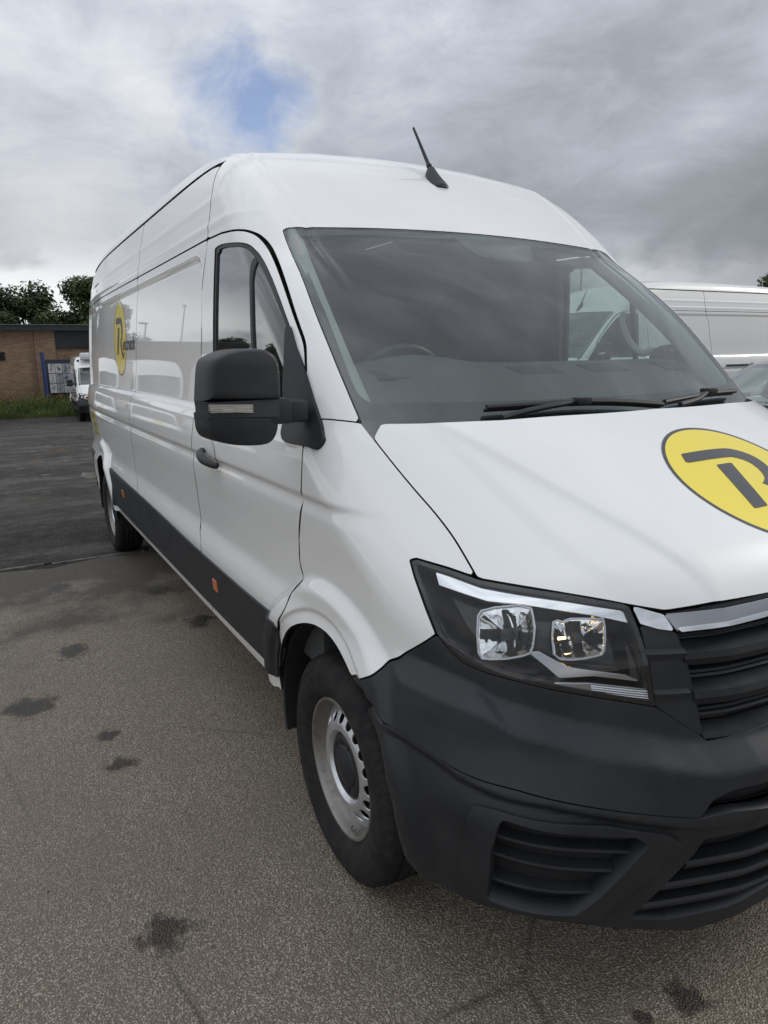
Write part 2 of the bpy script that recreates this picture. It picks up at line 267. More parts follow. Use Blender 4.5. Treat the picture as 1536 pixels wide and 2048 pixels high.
# ---------------------------------------------------------------- materials
MATS = {}
class NB:
    def __init__(s, name):
        s.m = bpy.data.materials.new(name); s.m.use_nodes = True; s.t = s.m.node_tree
        s.b = s.t.nodes['Principled BSDF']; s.out = s.t.nodes['Material Output']; MATS[name] = s.m
        s._c = None
    def n(s, t, **k):
        x = s.t.nodes.new(t)
        for a, b in k.items(): setattr(x, a, b)
        return x
    def l(s, a, b): s.t.links.new(a, b)
    def set(s, **k):
        for a, v in k.items():
            i = s.b.inputs[a.replace('_', ' ')]
            if hasattr(v, 'is_output'): s.l(v, i)
            elif isinstance(v, (tuple, list)) and len(v) == 3: i.default_value = (*v, 1)
            else: i.default_value = v
        return s
    @property
    def obj(s):
        if s._c is None: s._c = s.n('ShaderNodeTexCoord')
        return s._c.outputs['Object']
    def mapp(s, vec, scl=(1,1,1), loc=(0,0,0), rot=(0,0,0)):
        n = s.n('ShaderNodeMapping'); s.l(vec, n.inputs[0]); n.inputs['Scale'].default_value = scl; n.inputs['Location'].default_value = loc; n.inputs['Rotation'].default_value = rot
        return n.outputs[0]
    def noise(s, scale, detail=4, rough=.55, vec=None, dist=0.):
        n = s.n('ShaderNodeTexNoise'); s.l(vec or s.obj, n.inputs['Vector'])
        n.inputs['Scale'].default_value = scale; n.inputs['Detail'].default_value = detail; n.inputs['Roughness'].default_value = rough; n.inputs['Distortion'].default_value = dist
        return n.outputs[0]
    def voro(s, scale, vec=None, feature='F1', rnd=1.):
        n = s.n('ShaderNodeTexVoronoi', feature=feature); s.l(vec or s.obj, n.inputs['Vector']); n.inputs['Scale'].default_value = scale; n.inputs['Randomness'].default_value = rnd
        return n
    def ramp(s, fac, stops, interp='LINEAR'):
        n = s.n('ShaderNodeValToRGB'); s.l(fac, n.inputs[0]); n.color_ramp.interpolation = interp; e = n.color_ramp.elements
        while len(e) < len(stops): e.new(.5)
        for q, (p, c) in zip(e, stops):
            q.position = p
            q.color = (c, c, c, 1) if isinstance(c, (int, float)) else (*c, 1)
        return n.outputs[0]
    def math(s, op, a, b=None, c=None, clamp=False):
        n = s.n('ShaderNodeMath', operation=op, use_clamp=clamp)
        for i, v in enumerate((a, b, c)):
            if v is None: continue
            if isinstance(v, (int, float)): n.inputs[i].default_value = v
            else: s.l(v, n.inputs[i])
        return n.outputs[0]
    def mix(s, fac, a, b, blend='MIX'):
        n = s.n('ShaderNodeMix', data_type='RGBA', blend_type=blend)
        for i, v in ((0, fac), (6, a), (7, b)):
            if isinstance(v, (int, float)) and i == 0: n.inputs[0].default_value = v
            elif isinstance(v, (tuple, list)): n.inputs[i].default_value = (*v, 1)
            else: s.l(v, n.inputs[i])
        return n.outputs[2]
    def bump(s, h, strength=.2, dist=.01):
        n = s.n('ShaderNodeBump'); s.l(h, n.inputs['Height']); n.inputs['Strength'].default_value = strength; n.inputs['Distance'].default_value = dist
        s.l(n.outputs[0], s.b.inputs['Normal']); return n.outputs[0]
    def sepxyz(s, vec=None):
        n = s.n('ShaderNodeSeparateXYZ'); s.l(vec or s.obj, n.inputs[0]); return n.outputs
def M(n): return MATS[n]
# white gloss paint with road film towards the sills
b = NB('white_paint'); z = b.sepxyz()[2]
film = b.math('MULTIPLY', b.ramp(z, [(.30,1.), (.62,.35), (1.25,.06)]), b.noise(7, 5, .6))
fleck = b.ramp(b.noise(55, 3, .7), [(.66,0.), (.80,1.)])
col = b.mix(b.math('MULTIPLY', film, .55, clamp=True), (.82,.82,.805), (.50,.47,.42))
col = b.mix(b.math('MULTIPLY', fleck, b.math('MULTIPLY', film, .30)), col, (.25,.23,.20))
b.set(Base_Color=col, Roughness=.42, Coat_Weight=1.0, Coat_Roughness=b.math('MULTIPLY_ADD', film, .09, .012), Coat_IOR=1.5)
b.bump(b.noise(140, 2, .5), .018, .002)
b = NB('plain_white'); b.set(Base_Color=(.78,.79,.79), Roughness=.4, Coat_Weight=.6, Coat_Roughness=.05)
b = NB('black_plastic'); g = b.noise(420, 2, .5); d = b.noise(9, 5, .6)
b.set(Base_Color=b.mix(b.ramp(d, [(.35,0.),(.75,1.)]), (.012,.014,.017), (.024,.026,.029)), Roughness=b.math('MULTIPLY_ADD', d, .22, .40), Specular_IOR_Level=.42)
b.bump(g, .10, .0015)
b = NB('gloss_black'); b.set(Base_Color=(.008,.008,.009), Roughness=.12)
b = NB('rubber'); d = b.noise(24, 5, .65); b.set(Base_Color=b.mix(b.ramp(d,[(.4,0.),(.8,1.)]), (.012,.012,.013), (.034,.031,.028)), Roughness=.78, Specular_IOR_Level=.3); b.bump(b.noise(180,3,.6), .15, .002)
b = NB('seal'); b.set(Base_Color=(.012,.012,.013), Roughness=.5)
b = NB('dark_void'); b.set(Base_Color=(.006,.006,.006), Roughness=.9, Specular_IOR_Level=.1)
b = NB('seam_shadow'); b.set(Base_Color=(.02,.02,.02), Roughness=.8, Specular_IOR_Level=.1)
b = NB('liner'); b.set(Base_Color=(.012,.012,.013), Roughness=.85); b.bump(b.noise(60,3,.6), .4, .004)
b = NB('chrome'); b.set(Base_Color=(.80,.81,.82), Metallic=1., Roughness=.07)
b = NB('satin_chrome'); b.set(Base_Color=(.42,.43,.45), Metallic=1., Roughness=.22)
b = NB('wheel_silver'); d = b.noise(16, 5, .65); r = b.noise(70, 4, .7)
b.set(Base_Color=b.mix(b.ramp(d,[(.50,0.),(.80,.35)]), (.62,.63,.65), (.24,.21,.18)), Metallic=.75, Roughness=b.math('MULTIPLY_ADD', r, .25, .22))
b = NB('rim_worn'); d = b.noise(30, 6, .7)
b.set(Base_Color=b.mix(b.ramp(d,[(.50,0.),(.78,.8)]), (.26,.245,.225), (.11,.085,.06)), Metallic=.7, Roughness=.45)
b = NB('steel_dark'); b.set(Base_Color=(.05,.048,.045), Metallic=.5, Roughness=.6)
b = NB('amber'); b.set(Base_Color=(.85,.28,.03), Roughness=.25, Coat_Weight=.5)
b = NB('orange_marker'); b.set(Base_Color=(.62,.16,.03), Roughness=.3, Coat_Weight=.5)
b = NB('yellow_vinyl'); b.set(Base_Color=(.90,.72,.05), Roughness=.35, Coat_Weight=.7, Coat_Roughness=.05)
b = NB('black_vinyl'); b.set(Base_Color=(.022,.023,.027), Roughness=.35, Coat_Weight=.7, Coat_Roughness=.05)
b = NB('dash_grey'); d = b.noise(300, 2, .5); b.set(Base_Color=(.060,.063,.065), Roughness=.65); b.bump(d, .12, .002)
b = NB('trim_grey'); b.set(Base_Color=(.30,.31,.30), Roughness=.75)
b = NB('seat_fabric'); b.set(Base_Color=(.030,.031,.034), Roughness=.9)
b = NB('lamp_black'); b.set(Base_Color=(.012,.012,.014), Roughness=.22)
b = NB('bulb'); b.set(Base_Color=(.9,.45,.12), Roughness=.1, Emission_Color=(1,.55,.18), Emission_Strength=0.0)
b = NB('glint_glow'); b.set(Base_Color=(1,.7,.3), Emission_Color=(1,.60,.20), Emission_Strength=6.0)  # emission for the painted amber glints in the headlamp; no bulb is lit
def glass(name, tint, ior=1.5, rough=0.0, gain=1.5, film=0.):
    b = NB(name); b.t.nodes.remove(b.b)
    tr = b.n('ShaderNodeBsdfTransparent'); tr.inputs[0].default_value = (*tint, 1)
    gl = b.n('ShaderNodeBsdfGlossy'); gl.inputs['Roughness'].default_value = rough; gl.inputs['Color'].default_value = (1,1,1,1)
    fr = b.n('ShaderNodeLayerWeight'); fr.inputs[0].default_value = .5
    f2 = b.math('MULTIPLY', b.math('MULTIPLY_ADD', b.math('POWER', fr.outputs['Facing'], 5.), .94, .06), gain, clamp=True)
    body = tr.outputs[0]
    if film:
        df = b.n('ShaderNodeBsdfDiffuse'); df.inputs[0].default_value = (.62,.70,.70,1); m0 = b.n('ShaderNodeMixShader')
        b.l(b.math('MULTIPLY', b.ramp(b.noise(2.2,5,.6), [(.3,.6),(.7,1.3)]), film), m0.inputs[0]); b.l(tr.outputs[0], m0.inputs[1]); b.l(df.outputs[0], m0.inputs[2]); body = m0.outputs[0]
    mx = b.n('ShaderNodeMixShader'); b.l(f2, mx.inputs[0]); b.l(body, mx.inputs[1]); b.l(gl.outputs[0], mx.inputs[2]); b.l(mx.outputs[0], b.out.inputs[0])
glass('screen_glass', (.74,.83,.80), gain=1.35, film=.022); glass('door_glass', (.55,.64,.62), gain=2.0, film=.02); glass('lens_clear', (.95,.955,.955), 1.45, gain=.55)
# ---------------------------------------------------------------- mesh helpers
COL = scene.collection
def empty(name, loc=(0,0,0), rz=0.):
    o = bpy.data.objects.new(name, None); COL.objects.link(o); o.location = loc; o.rotation_euler = (0,0,rz); o.empty_display_size = .2
    return o
def tag(o, label=None, cat=None, group=None, kind=None):
    if label: o['label'] = label
    if cat: o['category'] = cat
    if group: o['group'] = group
    if kind: o['kind'] = kind
    return o
def mk(name, V, F, mat, parent=None, N=None, smooth=True, flat=False):
    me = bpy.data.meshes.new(name)
    me.from_pydata([tuple(map(float, v)) for v in V] if not isinstance(V, np.ndarray) else V.tolist(), [], F)
    me.validate(clean_customdata=False); me.update()
    if smooth and not flat:
        me.shade_smooth()
        if N is not None and len(me.vertices) == len(N): me.normals_split_custom_set_from_vertices(N.tolist() if isinstance(N, np.ndarray) else N)
    if mat: me.materials.append(MATS[mat] if isinstance(mat, str) else mat)
    o = bpy.data.objects.new(name, me); COL.objects.link(o)
    if parent: o.parent = parent
    return o
def copy_tree(o, parent=None, skip=()):
    c = o.copy(); COL.objects.link(c); c.parent = parent
    for ch in list(o.children):
        if ch.name.split('.')[0] not in skip: copy_tree(ch, c, skip)
    return c
class MB:
    "collects simple pieces of one part"
    def __init__(s): s.V = []; s.F = []; s.flat = []
    def add(s, V, F):
        o = len(s.V); s.V += [tuple(map(float, v)) for v in V]; s.F += [tuple(i+o for i in f) for f in F]; return s
    def box(s, c, d, rot=None):
        c = np.array(c); V = []
        for i in (-.5,.5):
            for j in (-.5,.5):
                for k in (-.5,.5):
                    p = np.array((i*d[0], j*d[1], k*d[2]))
                    if rot is not None: p = rot@p
                    V.append(c+p)
        return s.add(V, [(0,1,3,2),(4,6,7,5),(0,4,5,1),(2,3,7,6),(0,2,6,4),(1,5,7,3)])
    def tube(s, pts, rad, n=8, cap=True):
        P = np.array(pts, float); m = len(P); rad = np.broadcast_to(np.array(rad, float), (m,))
        T = np.gradient(P, axis=0); T /= np.linalg.norm(T, axis=1)[:,None]+1e-12
        ref = np.array((0,0,1.)) if abs(T[0][2]) < .9 else np.array((1.,0,0)); V = []; F = []
        a = np.linspace(0, 2*np.pi, n, endpoint=False)
        for i in range(m):
            u = np.cross(ref, T[i]); u /= np.linalg.norm(u)+1e-12; w = np.cross(T[i], u); ref = w if abs(np.dot(w, T[i])) < .9 else ref
            ref = w
            V += [P[i]+rad[i]*(np.cos(t)*u+np.sin(t)*w) for t in a]
            # keep the frame from flipping
            ref = np.cross(T[i], u)
        for i in range(m-1):
            for k in range(n):
                F.append((i*n+k, i*n+(k+1)%n, (i+1)*n+(k+1)%n, (i+1)*n+k))
        if cap: F += [tuple(range(n))[::-1], tuple(range((m-1)*n, m*n))]
        return s.add(V, F)
    def loft(s, rings, closed=True, cap=True):
        n = len(rings[0]); V = [v for r in rings for v in r]; F = []
        for i in range(len(rings)-1):
            for k in range(n if closed else n-1):
                F.append((i*n+k, i*n+(k+1)%n, (i+1)*n+(k+1)%n, (i+1)*n+k))
        if cap: F += [tuple(range(n))[::-1], tuple(range((len(rings)-1)*n, len(rings)*n))]
        return s.add(V, F)
    def build(s, name, mat, parent=None, smooth=False, bevel=0., auto=None):
        o = mk(name, s.V, s.F, mat, parent, smooth=smooth)
        bm = bmesh.new(); bm.from_mesh(o.data); bmesh.ops.recalc_face_normals(bm, faces=bm.faces)
        if bevel: bmesh.ops.bevel(bm, geom=list(bm.edges), offset=bevel, segments=2, affect='EDGES', profile=.6, clamp_overlap=True)
        bm.to_mesh(o.data); bm.free()
        if smooth or bevel:
            o.data.shade_smooth()
            try: o.data.set_sharp_from_angle(angle=math.radians(auto or 38))
            except Exception: pass
        return o
def mirror_y(o, name=None, parent=None):
    "the same part on the other side of the van (new mesh, mirrored in y)"
    me = o.data.copy(); n = len(me.vertices); co = np.empty(n*3); me.vertices.foreach_get('co', co); co = co.reshape(-1,3); co[:,1] *= -1
    nrm = None
    if me.has_custom_normals:
        cn = np.empty(len(me.loops)*3); me.corner_normals.foreach_get('vector', cn); cn = cn.reshape(-1,3)
        vi = np.empty(len(me.loops), int); me.loops.foreach_get('vertex_index', vi)
        nrm = np.zeros((n,3)); nrm[vi] = cn; nrm[:,1] *= -1
    me.vertices.foreach_set('co', co.ravel()); me.flip_normals(); me.update()
    if nrm is not None: me.normals_split_custom_set_from_vertices(nrm.tolist())
    c = bpy.data.objects.new(name or o.name.split('.')[0], me); COL.objects.link(c); c.parent = parent or o.parent
    return c
# ---------------------------------------------------------------- panels: a grid on the body surface clipped by a signed field
def poly_sd(X, Y, poly):
    poly = np.asarray(poly, float); sh = X.shape; x = X.ravel(); y = Y.ravel()
    d = np.full(x.shape, 1e9); ins = np.zeros(x.shape, bool)
    for i in range(len(poly)):
        ax, ay = poly[i-1]; bx, by = poly[i]
        ex, ey = bx-ax, by-ay; wx, wy = x-ax, y-ay
        t = np.clip((wx*ex+wy*ey)/(ex*ex+ey*ey+1e-15), 0, 1)
        d = np.minimum(d, (wx-ex*t)**2+(wy-ey*t)**2)
        c = (ay > y) != (by > y)
        ins ^= c & (x < ex*(y-ay)/(ey if abs(ey) > 1e-12 else 1e-12)+ax)
    d = np.sqrt(d); return np.where(ins, -d, d).reshape(sh)
def spline(pts, n=6, closed=False):
    P = np.array(pts, float); m = len(P); out = []
    for i in range(m if closed else m-1):
        if closed: a, b_, c, d = P[i-1], P[i], P[(i+1)%m], P[(i+2)%m]
        else: a, b_, c, d = P[max(i-1,0)], P[i], P[i+1], P[min(i+2,m-1)]
        for t in np.linspace(0, 1, n, endpoint=False):
            out.append(.5*(2*b_+(c-a)*t+(2*a-5*b_+4*c-d)*t*t+(3*b_-a-3*c+d)*t**3))
    if not closed: out.append(P[-1])
    return np.array(out)
def grid_normals(P):
    du = np.gradient(P, axis=1); dv = np.gradient(P, axis=0); N = np.cross(du, dv)
    return N/(np.linalg.norm(N, axis=-1, keepdims=True)+1e-12)
def clip(P, N, S):
    ny, nx = S.shape; ins = S < 0
    idx = -np.ones((ny,nx), int); idx[ins] = np.arange(ins.sum())
    V = [P[ins]]; NN = [N[ins]]; cnt = int(ins.sum())
    def cross(A, B):
        sa, sb = S[A], S[B]; t = sa/(sa-sb)
        return P[A]+(P[B]-P[A])*t[:,None], N[A]+(N[B]-N[A])*t[:,None]
    hi = -np.ones((ny,nx-1), int); m = ins[:,:-1] != ins[:,1:]; i, j = np.nonzero(m)
    p, q = cross((i,j), (i,j+1)); V.append(p); NN.append(q); hi[m] = cnt+np.arange(len(i)); cnt += len(i)
    vi = -np.ones((ny-1,nx), int); m = ins[:-1] != ins[1:]; i, j = np.nonzero(m)
    p, q = cross((i,j), (i+1,j)); V.append(p); NN.append(q); vi[m] = cnt+np.arange(len(i)); cnt += len(i)
    V = np.concatenate(V); NN = np.concatenate(NN); NN /= np.linalg.norm(NN, axis=1)[:,None]+1e-12
    c = [ins[:-1,:-1], ins[:-1,1:], ins[1:,1:], ins[1:,:-1]]
    code = c[0]*1+c[1]*2+c[2]*4+c[3]*8
    corner = [idx[:-1,:-1], idx[:-1,1:], idx[1:,1:], idx[1:,:-1]]; edge = [hi[:-1], vi[:,1:], hi[1:], vi[:,:-1]]
    F = []; E = []
    for k in range(1, 16):
        I = np.nonzero(code == k)
        if len(I[0]) == 0: continue
        refs = []
        for q in range(4):
            a, b_ = bool(k>>q & 1), bool(k>>((q+1)%4) & 1)
            if a: refs.append(('c', q))
            if a != b_: refs.append(('e', q))
        arr = np.stack([(corner if r == 'c' else edge)[q][I] for r, q in refs], 1)
        F += [tuple(r) for r in arr.tolist()]
        for q in range(len(refs)):
            if refs[q][0] == 'e' and refs[(q+1)%len(refs)][0] == 'e':
                E.append(np.stack([arr[:,q], arr[:,(q+1)%len(refs)]], 1))
    E = np.concatenate(E) if E else np.zeros((0,2), int)
    return V, NN, F, E
def panel(name, P, S, mat, parent, N=None, off=0., lip=.014, flip=False):
    if N is None: N = grid_normals(P)
    if flip: N = -N
    Q = P+N*off
    V, NN, F, E = clip(Q, N, S)
    if flip: F = [f[::-1] for f in F]; E = E[:, ::-1]
    if lip and len(E):
        used = np.unique(E); mp = -np.ones(len(V), int); base = len(V); nu = len(used)
        # outward direction along the surface at each rim vertex
        t = V[E[:,1]]-V[E[:,0]]; o = np.cross(t, NN[E[:,0]])
        out = np.zeros_like(V); np.add.at(out, E[:,0], o); np.add.at(out, E[:,1], o)
        out /= np.linalg.norm(out, axis=1)[:,None]+1e-12
        ch = min(.0018, abs(lip)*.3)
        r1 = V[used]+out[used]*ch*.5-NN[used]*ch; r2 = V[used]+out[used]*ch*.5-NN[used]*lip
        V = np.concatenate([V, r1, r2]); on = out[used]
        n1 = NN[used]*.5+on; n1 /= np.linalg.norm(n1, axis=1)[:,None]+1e-12
        NN = np.concatenate([NN, n1, on]); mp[used] = np.arange(nu)
        a = E[:,0]; c_ = E[:,1]; A1 = base+mp[a]; C1 = base+mp[c_]; A2 = A1+nu; C2 = C1+nu
        F += [tuple(r) for r in np.stack([c_, a, A1, C1], 1).tolist()]+[tuple(r) for r in np.stack([C1, A1, A2, C2], 1).tolist()]
    o = mk(name, V, F, mat, parent, N=NN)
    if lip and len(E) and mat == 'white_paint':
        o.data.materials.append(MATS['seam_shadow']); k = len(E); mi = np.zeros(len(o.data.polygons), int)
        if len(mi) == len(F): mi[-2*k:] = 1; o.data.polygons.foreach_set('material_index', mi.astype(np.int32))
    return o
def cylgrid(x0, x1, dx, a0, a1, da):
    nx = max(2, int(round(abs(x1-x0)/dx))+1); na = max(2, int(round((a1-a0)/da))+1)
    X, A = np.meshgrid(np.linspace(x0, x1, nx), np.linspace(a0, a1, na))
    return cyl(X, A)
def sphgrid(p0, p1, dp, t0, t1, dt):
    n = max(2, int(round((p1-p0)/dp))+1); m = max(2, int(round((t1-t0)/dt))+1)
    A, B = np.meshgrid(np.linspace(p0, p1, n), np.linspace(t0, t1, m))
    return sph(A, B), A, B
# ---------------------------------------------------------------- the white van
SK = 2.0                                   # metres per radian, roughly, on the nose
def A(*keys):
    out = []
    for k in keys: out += list(k)
    return np.array(out, float)
def mir(P): P = np.array(P, float); Q = P[::-1].copy(); Q[:,0] *= -1; return Q
def xz_sph(pts): return to_sph(sideP([p[0] for p in pts], [p[1] for p in pts]))
X_B = pchip([.30,.43,.70,.78,.84,.95,1.2,1.45,1.7,1.9,2.067,2.2,2.45], [-1.31,-1.31,-1.315,-1.32,-1.385,-1.39,-1.37,-1.345,-1.315,-1.25,-1.19,-1.185,-1.245])
X_G = pchip([.30,.43,.76,.83,.89,1.05,1.21,1.41,1.66,1.92,2.05,2.2,2.45], [-2.84,-2.84,-2.84,-2.90,-2.99,-2.957,-2.925,-2.895,-2.82,-2.765,-2.69,-2.67,-2.68])
GAP = .0038; ZS0 = .445; ZG = 2.068; ZR = 2.372
DOOR = A([(-1.19,2.0665)], spline(T['door_top'][1:], 4), [(-.18,1.42)], spline(T['door_front'], 3), [(-.325,.68),(-.372,.56),(-.383,ZS0)], [(-1.31,ZS0)], [(float(X_B(z)), z) for z in (.60,.70,.76,.79,.82,.86,.95,1.1,1.3,1.5,1.7,1.85,1.98)])
WIN = A([(-1.0972,1.62),(-1.077,2.0)], spline(T['window'][:-1], 3), [(-.2439,1.5578),(-.150,1.44),(-.165,1.402),(-1.08,1.398),(-1.102,1.42)])
HOOD_G = np.array(T['hood_gap']); HOOD_F = np.array(T['hood_front'])
LAMP = np.array(T['lamp'])
_y = np.linspace(-.772, 0, 14); _O = np.stack([0*_y-1.3, _y, 2.044+.026*(1-(_y/.79)**2)], -1); _D = np.zeros_like(_O); _D[:,0] = 1
HEADER = to_sph(solve(_O, _D, 1.6, F=F_up))
WS = A(spline(T['ws_left'][::-1][:-1]+[tuple(HEADER[0]-np.array((.006,.016)))], 4), HEADER)
WS = np.vstack([WS, mir(WS[:-1]), [(.545,.255),(-.545,.255)]])
def arch_out(P): return np.maximum.reduce([ARCH_R-np.hypot(P[...,0]-cx, P[...,2]-cz) for cx, cz in ARCH])
def strip_box(P, x0, x1, z0, z1): return np.maximum.reduce([x0-P[...,0], P[...,0]-x1, z0-P[...,2], P[...,2]-z1])

def glyph_R():
    "the two strokes of the emblem letter, in units of the emblem radius"
    a = spline([(-.58,.58),(.02,.585),(.30,.55),(.50,.40),(.53,.20),(.44,.02),(.26,-.10)], 5)
    leg = [(.44,-.42),(.52,-.46),(.66,-.36),(.72,-.42),(.58,-.55),(.42,-.58),(.28,-.46),(.10,-.13),(.04,-.12)]
    inn = spline([(.04,-.12),(.22,-.02),(.31,.14),(.30,.29),(.18,.39),(.02,.415),(-.66,.415)], 5)
    return np.vstack([a, leg, inn]), np.array([(-.26,.31),(.01,.31),(-.28,-.45),(-.51,-.45)])
def tri_poly(poly):
    "ear clip a simple polygon -> (verts, tris)"
    from mathutils.geometry import tessellate_polygon
    return [tuple(t) for t in tessellate_polygon([[Vector((p[0], p[1], 0)) for p in poly]])]
def decal(name, poly, place, mat, parent, step=.03):
    "flat vinyl cut to poly (2-D) and laid on a curved surface by place(P)->(xyz, n)"
    x0, y0 = np.min(poly, 0)-step; x1, y1 = np.max(poly, 0)+step
    gx = np.arange(x0, x1+step, step); gy = np.arange(y0, y1+step, step)
    X, Y = np.meshgrid(gx, gy); P3 = place(X, Y); S = poly_sd(X, Y, poly)
    N = grid_normals(P3)
    return P3, S, N
def build_van():
    root = empty('cargo_van')
    # ---- right-hand side -------------------------------------------------
    Pd = cylgrid(-1.45, .02, .0085, -.78, .86, .0058); x, z = Pd[...,0], Pd[...,2]
    door = panel('cab_door', Pd, np.maximum.reduce([poly_sd(x, z, DOOR)+GAP, arch_out(Pd), -poly_sd(x, z, WIN)]), 'white_paint', root)
    sd = poly_sd(x, z, WIN)
    seal = panel('window_seal', Pd, np.maximum(sd-.003, -(sd+np.where(x < -1.03, .024, .013))), 'seal', door, off=-.004, lip=.02)
    div = panel('window_divider', Pd, np.maximum(np.abs(x+.64-(z-1.8)*-.10)-.012, sd+.015), 'seal', door, off=-.004, lip=.012)
    gl = panel('window_glass', Pd, sd+.012, 'door_glass', door, off=-.010, lip=0)
    Pb = cylgrid(-5.86, -1.15, .022, -.78, .90, .0062); x, z = Pb[...,0], Pb[...,2]
    low = np.maximum.reduce([ZS0-z, z-ZG+GAP, arch_out(Pb)])
    xb = x-X_B(z); xg = x-X_G(z)
    sp1 = panel('side_panel', Pb, np.maximum.reduce([low, xb+GAP, -xg+GAP]), 'white_paint', root)
    sp2 = panel('side_panel', Pb, np.maximum.reduce([low, xg+GAP, -5.83-x]), 'white_paint', root)
    upp = np.maximum(ZG+GAP-z, z-ZR+.009)
    ru1 = panel('roof_side_panel', Pb, np.maximum.reduce([upp, xb+GAP, -xg+GAP]), 'white_paint', root)
    ru2 = panel('roof_side_panel', Pb, np.maximum.reduce([upp, xg+GAP, -5.83-x]), 'white_paint', root)
    gut = panel('roof_gutter', Pb, np.maximum.reduce([ZR-.014-z, z-ZR-.014, x+1.10, -5.80-x]), 'seal', root, off=-.010, lip=0)  # near-black strip stands in for the shade inside the drip channel
    # dark skin behind the shut lines
    Pk = cylgrid(-5.8, -.2, .09, -.78, .86, .03); x, z = Pk[...,0], Pk[...,2]
    bk = panel('inner_skin', Pk, np.maximum.reduce([arch_out(Pk)-.03, .46-z, z-2.35, x+1.13]), 'dark_void', root, off=-.022, lip=0)
    # black rubbing strips with their markers
    def strip(x0, x1, z0f, z1, mat='black_plastic'):
        P = cylgrid(x0-.03, x1+.03, .02, -.76, -.44, .006); xx, zz = P[...,0], P[...,2]
        S = np.maximum.reduce([x0-xx, xx-x1, z0f(xx)-zz, zz-z1(xx), arch_out(P)+.002])
        return panel('rubbing_strip', P, S, mat, root, off=.009, lip=.012)
    zt = pchip([-5.8,-4.2,-3.74,-2.3,-1.31,-.72,-.2], [.79,.79,.782,.760,.735,.730,.738]); zb = pchip([-5.8,-3.94,-2.9,-1.4,-.2], [.50,.49,.488,.488,.505])
    st1 = strip(-1.312, -.30, zb, zt); st2 = strip(-3.96, -1.316, zb, zt); st3 = strip(-5.62, -4.96, zb, zt)
    parts = [door, sp1, sp2, ru1, ru2, gut, bk, st1, st2, st3]
    for mx, mz, st in ((-1.12, .632, st1), (-3.42, .668, st2)):
        P = cylgrid(mx-.05, mx+.05, .004, -.7, -.46, .003); S = rbox(P[...,0], P[...,2], mx-.032, mx+.032, mz-.026, mz+.026, .006)
        panel('side_marker', P, S, 'orange_marker', st, off=.0115, lip=.004)
    # sill: rolled lower edge and the jacking flange
    def sill_sec(xx, flange=False):
        y = float(prof(.43))-.002
        if flange: return [(xx,-y+.030,.425),(xx,-y+.028,.395),(xx,-y+.034,.395),(xx,-y+.036,.425)]
        return [(xx,-y,ZS0+.004),(xx,-y+.004,.428),(xx,-y+.020,.418),(xx,-y+.07,.418),(xx,-y+.07,ZS0+.004)]
    sill = MB().loft([sill_sec(q) for q in np.linspace(-4.06, -.40, 40)]).build('sill', 'white_paint', root, smooth=True)
    fl = MB().loft([sill_sec(q, True) for q in np.linspace(-4.02, -.42, 30)]).build('jacking_flange', 'white_paint', sill)
    parts.append(sill)
    # door handle in its dished recess
    hx, hz = -1.05, 1.196
    rec = []
    hb = MB(); pts = []; rad = []
    for t in np.linspace(0, 1, 13):
        px = hx-.105+.21*t; pts.append((px, -float(Yside(px, hz))-.012-.030*math.sin(math.pi*t)**.6, hz+.022-.040*t)); rad.append(.013+.006*math.sin(math.pi*t))
    hb.tube(pts, rad, 10); hb.build('door_handle', 'black_plastic', door, smooth=True)
    P = cylgrid(hx-.12, hx+.12, .006, -.25, .10, .004); rr = np.hypot((P[...,0]-hx)/1.0, (P[...,2]-hz-.012)/1.0)
    N0 = grid_normals(P); dish = P-N0*0+N0*.0015-N0*(.016*sst(.062,.030,rr))[...,None]+N0*(.014*sst(.062,.030,rr))[...,None]
    panel('handle_cup', dish, rr-.055, 'white_paint', door, off=.0006, lip=.002)
    # mirror: sail, two-piece arm, split head with indicator
    P = cylgrid(-.45, .06, .006, -.05, .45, .004); S = poly_sd(P[...,0], P[...,2], spline(T['sail'], 4, True))
    sail = panel('mirror_sail', P, S, 'black_plastic', door, off=.016, lip=.022)
    def pillow(name, out, x0, x1, mat, parent, bulge=.5, n=7, lean=0.):
        out = np.array(out); c = out.mean(0); rings = []
        for t in np.linspace(0, 1, n):
            s = (1-(t**2.6)*bulge); xx = x0+(x1-x0)*math.sin(t*math.pi/2)
            rings.append([(xx+lean*(q[0]-c[0]), c[0]+(q[0]-c[0])*s, c[1]+(q[1]-c[1])*s) for q in out])
        return MB().loft(rings).build(name, mat, parent, smooth=True, auto=50)
    head = empty('wing_mirror'); head.parent = root
    up = spline(T['mir_up'], 4); lo = spline(T['mir_low'], 4)
    h1 = pillow('upper_shell', up, -.17, -.045, 'black_plastic', head, .22, 9, -.10)
    h2 = pillow('lower_shell', lo, -.17, -.055, 'black_plastic', head, .20, 9, -.10)
    mid = np.array([(-1.283,1.462),(-1.285,1.484),(-1.06,1.484),(-1.06,1.43),(-1.284,1.44)])
    pillow('waist_band', mid, -.165, -.052, 'black_plastic', head, .10, 6, -.10)
    ind = pillow('indicator', np.array([(-1.279,1.479),(-1.150,1.4715),(-1.150,1.449),(-1.279,1.4585)]), -.10, -.0475, 'chrome', head, .06, 5, -.10)
    pillow('indicator_lens', np.array([(-1.2795,1.4795),(-1.1495,1.472),(-1.1495,1.4485),(-1.2795,1.458)]), -.055, -.0435, 'lens_clear', ind, .05, 4, -.10)
    for k in range(4):
        zz = 1.4765-.0065*k
        MB().tube([(-.040-.10*-.1,-1.277,zz-.0005),(-.046,-1.20,zz-.004),(-.052,-1.152,zz-.008)], .0009, 5).build('indicator_rib', 'chrome', ind, smooth=True)
